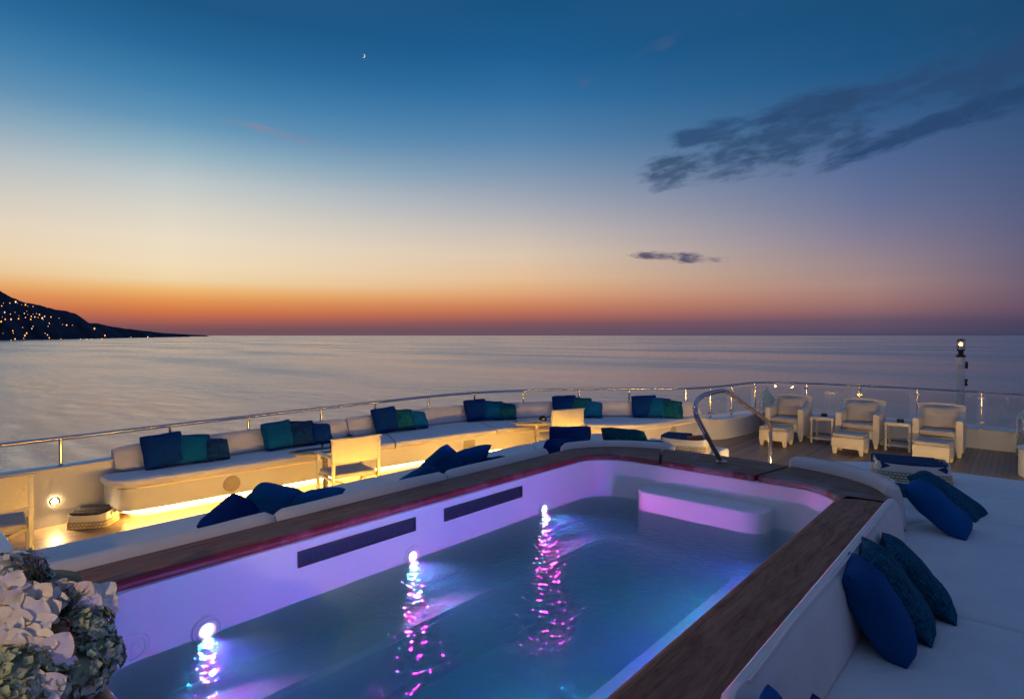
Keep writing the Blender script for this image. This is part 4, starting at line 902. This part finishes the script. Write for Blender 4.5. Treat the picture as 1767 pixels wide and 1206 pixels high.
# ------------------------------------------------------------------ lanterns
def lantern(loc, rz, s, label):
    r = empty('lantern', loc, rz, label, 'lantern', 'tall glass lanterns at the corners of the bow deck'); h = .62*s; w = .26*s
    mb = MB(); mb.box((0, 0, .02), (w, w, .04), .005); mb.build('base', STEEL, r, world=False)
    mb = MB()
    for sx in (-1, 1):
        for sy in (-1, 1): mb.box((sx*(w/2-.012), sy*(w/2-.012), h/2+.04), (.022, .022, h), .002)
    mb.build('frame', STEEL, r, world=False)
    for k in range(4):
        a = k*pi/2; mb = MB(); mb.box((cos(a)*(w/2-.012), sin(a)*(w/2-.012), h/2+.04), (.004 if k % 2 == 0 else w-.05, w-.05 if k % 2 == 0 else .004, h-.01)); mb.build('glass_pane', GLASS, r, world=False)
    z = h+.04; mb = MB(); b = bmesh.new(); k = w/2+.012
    vs = [b.verts.new(v) for v in ((-k, -k, z), (k, -k, z), (k, k, z), (-k, k, z), (-k*.28, -k*.28, z+.20*s), (k*.28, -k*.28, z+.20*s), (k*.28, k*.28, z+.20*s), (-k*.28, k*.28, z+.20*s))]
    for f in ((0, 1, 5, 4), (1, 2, 6, 5), (2, 3, 7, 6), (3, 0, 4, 7), (4, 5, 6, 7), (3, 2, 1, 0)): b.faces.new([vs[i] for i in f])
    mb.merge(b); mb.build('roof', plain('painted_blue_grey', (.22, .36, .42), .35) if 'painted_blue_grey' not in bpy.data.materials else bpy.data.materials['painted_blue_grey'], r, world=False)
    mb = MB(); z += .20*s; mb.lathe([(.03, 0), (.02, .02), (.012, .05), (0, .055)], (0, 0, z), 12)
    mb.tube([(0, .062*s*cos(2*pi*i/24), z+.04+.062*s+.062*s*sin(2*pi*i/24)) for i in range(25)], .006, 8, False); mb.build('ring_handle', STEEL, r, world=False)
    mb = MB(); mb.lathe([(0, .04), (.035, .04), (.035, .22*s), (.03, .225*s), (0, .22*s)], (0, 0, 0), 16); mb.build('candle', plain('wax', (.7, .66, .55), .5) if 'wax' not in bpy.data.materials else bpy.data.materials['wax'], r, world=False)
    return r
lantern((-4.22, 13.22, 0), D2(30), 1.06, 'tall lantern with a pointed blue grey roof left of the armchairs'); lantern((.07, 13.45, 0), D2(20), 1.0, 'metal framed glass lantern at the right edge of the picture')
# ------------------------------------------------------------------ mast with light
ms = empty('signal_mast', (-1.12, 17, -2), label='white pole with a glowing lamp on top beyond the glass rail', cat='mast')
mb = MB(); mb.tube([(-1.12, 17, -6.5), (-1.12, 17, 1.62)], .105, 20, r2=.082); mb.build('pole', HULLW, ms)
mb = MB(); mb.lathe([(.083, 0), (.10, .01), (.10, .05), (.055, .06), (.055, .14), (.08, .15), (.08, .18), (0, .18)], (-1.12, 17, 1.60), 16); mb.build('lamp_collar', BLACK, ms)
mb = MB()
for k in range(5): a = 2*pi*k/5+.3; mb.tube([(-1.12+.075*cos(a), 17+.075*sin(a), 1.78), (-1.12+.075*cos(a), 17+.075*sin(a), 1.99)], .007, 6)
mb.lathe([(0, .0), (.08, .0), (.08, .02), (0, .04)], (-1.12, 17, 1.99), 16); mb.build('lamp_cage', BLACK, ms)
mb = MB(); mb.lathe([(0, -.045), (.032, -.03), (.045, 0), (.032, .03), (0, .045)], (-1.12, 17, 1.90), 14); mb.build('bulb', emis('mast_glow', (1, .42, .10), 9), ms)
for q in (((-1.01, 17.02, 1.42), (.05, .05, .16), .005), ((-1.01, 17.02, 1.02), (.05, .05, .16), .005), ((-1.2, 17, 1.2), (.10, .01, .01)), ((-1.2, 17, .8), (.10, .01, .01))): mb = MB(); mb.box(*q); mb.build('bracket', BLACK, ms)
# ------------------------------------------------------------------ white counter beside the flowers
ct = empty('white_counter', (-4.55, .2, .5), label='white topped counter edge showing at the left edge behind the flowers', cat='counter')
mb = MB(); mb.prism([(-5.6, .60), (-4.02, .60), (-4.02, -.6), (-5.6, -.6)], .88, .91, .006, 2); mb.build('counter_top', WHITE, ct)
mb = MB(); mb.prism([(-5.55, .56), (-4.06, .56), (-4.06, -.55), (-5.55, -.55)], .0, .878, .006, 2); mb.build('counter_body', WHITE, ct)
# ------------------------------------------------------------------ unseen deckhouse behind the camera, its warm spots added to light flowers and pads
dh = empty('deckhouse', (CX, -3.6, 0), label='unseen white deckhouse wall with a roof overhang at the near end of the deck', cat='deckhouse')
mb = MB(); mb.box((CX, -3.75, 1.35), (9.6, .3, 2.7), .02); mb.build('wall', HULLW, dh)
mb = MB(); mb.box((CX, -3.1, 2.80), (10.6, 1.7, .18), .04); mb.build('roof', WHITE, dh)
for x in (-6.8, -4.2): mb = MB(); mb.box((x, -3.59, 1.1), (1.4, .03, 2.1), .004); mb.build('door', GLASS, dh)
for x, y, tg, e_, sz in ((-6.2, -2.7, (-4.6, 2.6, .6), 22, 80), (-4.4, -2.7, (-4.0, 3.0, .6), 38, 70), (-.7, -2.5, (-3.05, .45, 1.0), 300, 26)):
    mb = MB(); mb.lathe([(0, .0), (.05, 0), (.06, -.004), (.066, .004)], (x, y, 2.705), 24); d = mb.build('fill_downlight', emis('fill_downlight_glow', (1, .66, .36), 30) if 'fill_downlight_glow' not in bpy.data.materials else bpy.data.materials['fill_downlight_glow'], dh)
    la = bpy.data.lights.new('fill_downlight_bulb', 'SPOT'); la.energy = e_; la.color = (1, .66, .36); la.spot_size = radians(sz); la.spot_blend = .5; la.shadow_soft_size = .06
    ob = bpy.data.objects.new('fill_downlight_bulb', la); C.objects.link(ob); ob.parent = d; ob.location = Vector((x, y, 2.68))-Vector(dh.location); v = (Vector(tg)-Vector((x, y, 2.68))).normalized(); ob.rotation_euler = v.to_track_quat('-Z', 'Y').to_euler()
# ------------------------------------------------------------------ flowers
def petalmat():
    m, nt, p = newmat('orchid_petal'); L = nt.links.new; tc = N(nt, 'ShaderNodeTexCoord'); n = N(nt, 'ShaderNodeTexNoise', Scale=30, Detail=4); L(tc.outputs['Object'], n.inputs['Vector'])
    L(ramp(nt, [(.3, (.74, .64, .52, 1)), (.7, (.88, .82, .72, 1))], n.outputs['Fac']), p.inputs['Base Color']); p.inputs['Roughness'].default_value = .55
    p.inputs['Subsurface Weight'].default_value = .15; p.inputs['Subsurface Radius'].default_value = (.02, .015, .01); return m
PET = petalmat(); HEART = plain('orchid_heart', (.55, .36, .16), .6, nscale=60, var=.4); HYD = plain('hydrangea_green', (.36, .42, .26), .7, nscale=25, var=.35); HYD2 = plain('hydrangea_cream', (.55, .56, .52), .7, nscale=25, var=.15)
LEAF = plain('needle_leaf', (.05, .07, .04), .6, nscale=20, var=.5); TWIG = plain('bark_twig', (.05, .03, .02), .8); DRY = plain('dry_blossom', (.26, .17, .08), .8, nscale=50, var=.4)
def petal(mb, M, ln, wd, curl, cup, n=9, m=8):
    vs = []; fs = []
    for i in range(n+1):
        u = i/n; w = wd*(sin(pi*min(1, u**.75*.97+.03)))**.7
        for j in range(m+1):
            v = -1+2*j/m; vs.append(M @ Vector((v*w/2, u*ln, curl*u*u*ln+cup*v*v*w+.018*ln*sin(3*v+4*u))))
    for i in range(n):
        for j in range(m): a = i*(m+1)+j; fs.append((a, a+1, a+m+2, a+m+1))
    mb.add(vs, fs)
fl = empty('flower_arrangement', (-3.02, .42, .80), label='low arrangement of white orchids and green hydrangea at the corner of the pool', cat='flowers')
FC = Vector((-3.02, .42, 1.0))
mb = MB(); mb.lathe([(0, 0), (.16, 0), (.20, .03), (.22, .12), (.215, .13), (.19, .06), (0, .05)], (FC.x, FC.y, .802), 32); mb.build('bowl', DARK, fl)
cam = Vector((0, 0, CAMZ))
def onpx(px, py, depth):  # a spot inside the bunch, seen along that bearing
    d = ray(px, py).normalized(); return cam+d*depth
def orchid(px, py, depth, size, tilt, spin, seed):
    rnd = random.Random(seed); P = onpx(px, py, depth); Z = (cam-P).normalized()+Vector(tilt)*.55; Z.normalize()
    X = Vector((0, 0, 1)).cross(Z).normalized(); Y = Z.cross(X); B = Matrix((X, Y, Z)).transposed().to_4x4(); M0 = Matrix.Translation(P) @ B @ Matrix.Rotation(spin, 4, 'Z')
    mb = MB()
    for k, (a, l, w) in enumerate(((0, .50, .40), (125, .50, .34), (-125, .50, .34), (68, .52, .62), (-68, .52, .62))):
        petal(mb, M0 @ Matrix.Rotation(radians(a+rnd.uniform(-6, 6)), 4, 'Z') @ Matrix.Rotation(radians(rnd.uniform(5, 22)), 4, 'X') @ Matrix.Translation((0, .02*size, .02*size*(k % 3)*.2)), l*size, w*size, rnd.uniform(-.3, -.02), rnd.uniform(.02, .10))
    o = mb.build('orchid', PET, fl, smooth=80)
    mb = MB()
    for a in (180, 150, 210): petal(mb, M0 @ Matrix.Rotation(radians(a), 4, 'Z') @ Matrix.Rotation(radians(50), 4, 'X') @ Matrix.Translation((0, 0, 0)), .20*size, .13*size, .6, .3, 5, 3)
    mb.lathe([(0, -.02*size), (.05*size, 0), (.045*size, .05*size), (0, .07*size)], (0, 0, 0), 8, M0)
    h = mb.build('heart', HEART, None, smooth=60); h.parent = o; h.data.transform(Matrix.Translation(-fl.location))
def head(px, py, depth, R, mat, name, nf, seed, fs_=.034):
    rnd = random.Random(seed); P = onpx(px, py, depth); mb = MB()
    for k in range(nf):
        v = Vector((rnd.gauss(0, 1), rnd.gauss(0, 1), rnd.gauss(0, 1))).normalized()
        if v.dot((cam-P).normalized()) < -.35: continue
        X = v.orthogonal().normalized(); Y = v.cross(X); Q = P+v*R*rnd.uniform(.78, 1.05)
        B = Matrix.Translation(Q) @ Matrix((X, Y, v)).transposed().to_4x4() @ Matrix.Rotation(rnd.uniform(0, 6), 4, 'Z'); s = fs_*rnd.uniform(.7, 1.2)
        for q in range(4): petal(mb, B @ Matrix.Rotation(q*pi/2, 4, 'Z') @ Matrix.Rotation(radians(rnd.uniform(5, 40)), 4, 'X'), s*.62, s*.62, .1, .15, 3, 2)
    b = bmesh.new(); bmesh.ops.create_icosphere(b, subdivisions=2, radius=R*.82); mb.merge(b, Matrix.Translation(P))
    return mb.build(name, mat, fl, smooth=60)
heads = [(150, 1090, 2.94, .085, HYD), (165, 1135, 2.92, .085, HYD), (125, 1170, 2.86, .10, HYD), (20, 1170, 2.75, .10, HYD), (70, 1205, 2.78, .10, HYD), (32, 990, 3.10, .085, HYD2), (3, 1000, 3.05, .09, HYD2), (60, 1008, 3.12, .06, HYD2), (90, 1030, 3.05, .06, HYD), (5, 1230, 2.7, .1, HYD)]
for i, (x, y, d, R, m) in enumerate(heads): head(x, y, d, R, m, 'hydrangea_head', 260, 200+i)
orch = [(15, 1015, 2.9, .12), (0, 1045, 2.85, .13), (28, 1050, 2.86, .11), (40, 1022, 2.93, .10), (62, 1035, 2.92, .13), (85, 1040, 2.93, .12), (135, 1028, 2.98, .13), (172, 1030, 3.0, .13), (182, 1053, 2.98, .10), (45, 1080, 2.80, .17), (12, 1075, 2.8, .13), (75, 1060, 2.86, .12), (5, 1115, 2.74, .14), (30, 1125, 2.74, .12), (50, 1112, 2.76, .16), (80, 1140, 2.74, .18), (15, 1150, 2.72, .13), (52, 1150, 2.72, .12), (62, 1200, 2.68, .16), (150, 1050, 2.94, .11), (100, 1018, 3.0, .09), (10, 1095, 2.78, .12)]
rnd = random.Random(5)
for i, (x, y, d, s) in enumerate(orch): orchid(x, y, d, s, (rnd.uniform(-.6, .5), rnd.uniform(-.5, .5), rnd.uniform(-.3, .7)), rnd.uniform(-.6, .6), 300+i)
mb = MB()
for k in range(420):
    x, y = rnd.choice([(110, 1060), (95, 1085), (120, 1045), (60, 990), (70, 1060), (130, 1075), (40, 1105), (85, 1110)]); P = onpx(x+rnd.gauss(0, 13), y+rnd.gauss(0, 10), 2.93+rnd.uniform(-.04, .1))
    d = Vector((rnd.gauss(0, .6), rnd.gauss(0, .6), rnd.uniform(.1, 1.1))).normalized()*rnd.uniform(.04, .085); mb.tube([P, P+d*.5+Vector((0, 0, .003)), P+d], .0018, 4, False, .0004)
o = mb.build('foliage', LEAF, fl); o['kind'] = 'stuff'
mb = MB(); base = onpx(110, 1100, 2.98)
for tx, ty in ((195, 1075), (186, 1068), (120, 1000), (60, 965), (75, 985), (180, 1062), (48, 962)):
    e = onpx(tx, ty, 2.98); m1 = base.lerp(e, .5)+Vector((0, 0, .02)); mb.tube([base, m1, e], .005, 6, True, .002)
    for q in range(5): a = m1.lerp(e, rnd.random()); mb.tube([a, a+Vector((rnd.gauss(0, .014), rnd.gauss(0, .014), rnd.gauss(.006, .014)))], .0028, 5)
mb.build('twig', TWIG, fl)
head(105, 1128, 2.80, .05, DRY, 'dry_blossom', 150, 401, .02); head(105, 1085, 2.86, .035, DRY, 'dry_blossom', 80, 402, .018); head(65, 993, 3.02, .025, TWIG, 'seed_pod', 60, 403, .016)
mb = MB(); mb.lathe([(0, -.16), (.18, -.12), (.26, -.02), (.22, .08), (.10, .12), (0, .13)], (FC.x, FC.y, 1.0), 20); mb.build('moss_core', LEAF, fl)
# ------------------------------------------------------------------ camera and render settings
cd = bpy.data.cameras.new('camera'); co = bpy.data.objects.new('camera', cd); C.objects.link(co)
co.location = (0, 0, CAMZ); co.rotation_euler = Matrix((RT, UP, -FW)).transposed().to_euler()
cd.sensor_width = 36; cd.lens = 36*FPX/1767; cd.clip_end = 200000; cd.clip_start = .02
bpy.context.scene.camera = co
sc = bpy.context.scene
sc.view_settings.view_transform = 'Standard'; sc.view_settings.look = 'None'; sc.view_settings.exposure = 0; sc.view_settings.gamma = 1
sc.cycles.use_denoising = True; sc.cycles.max_bounces = 6; sc.cycles.diffuse_bounces = 3; sc.cycles.glossy_bounces = 3; sc.cycles.transparent_max_bounces = 10; sc.cycles.sample_clamp_indirect = 4; sc.cycles.caustics_reflective = False; sc.cycles.caustics_refractive = False
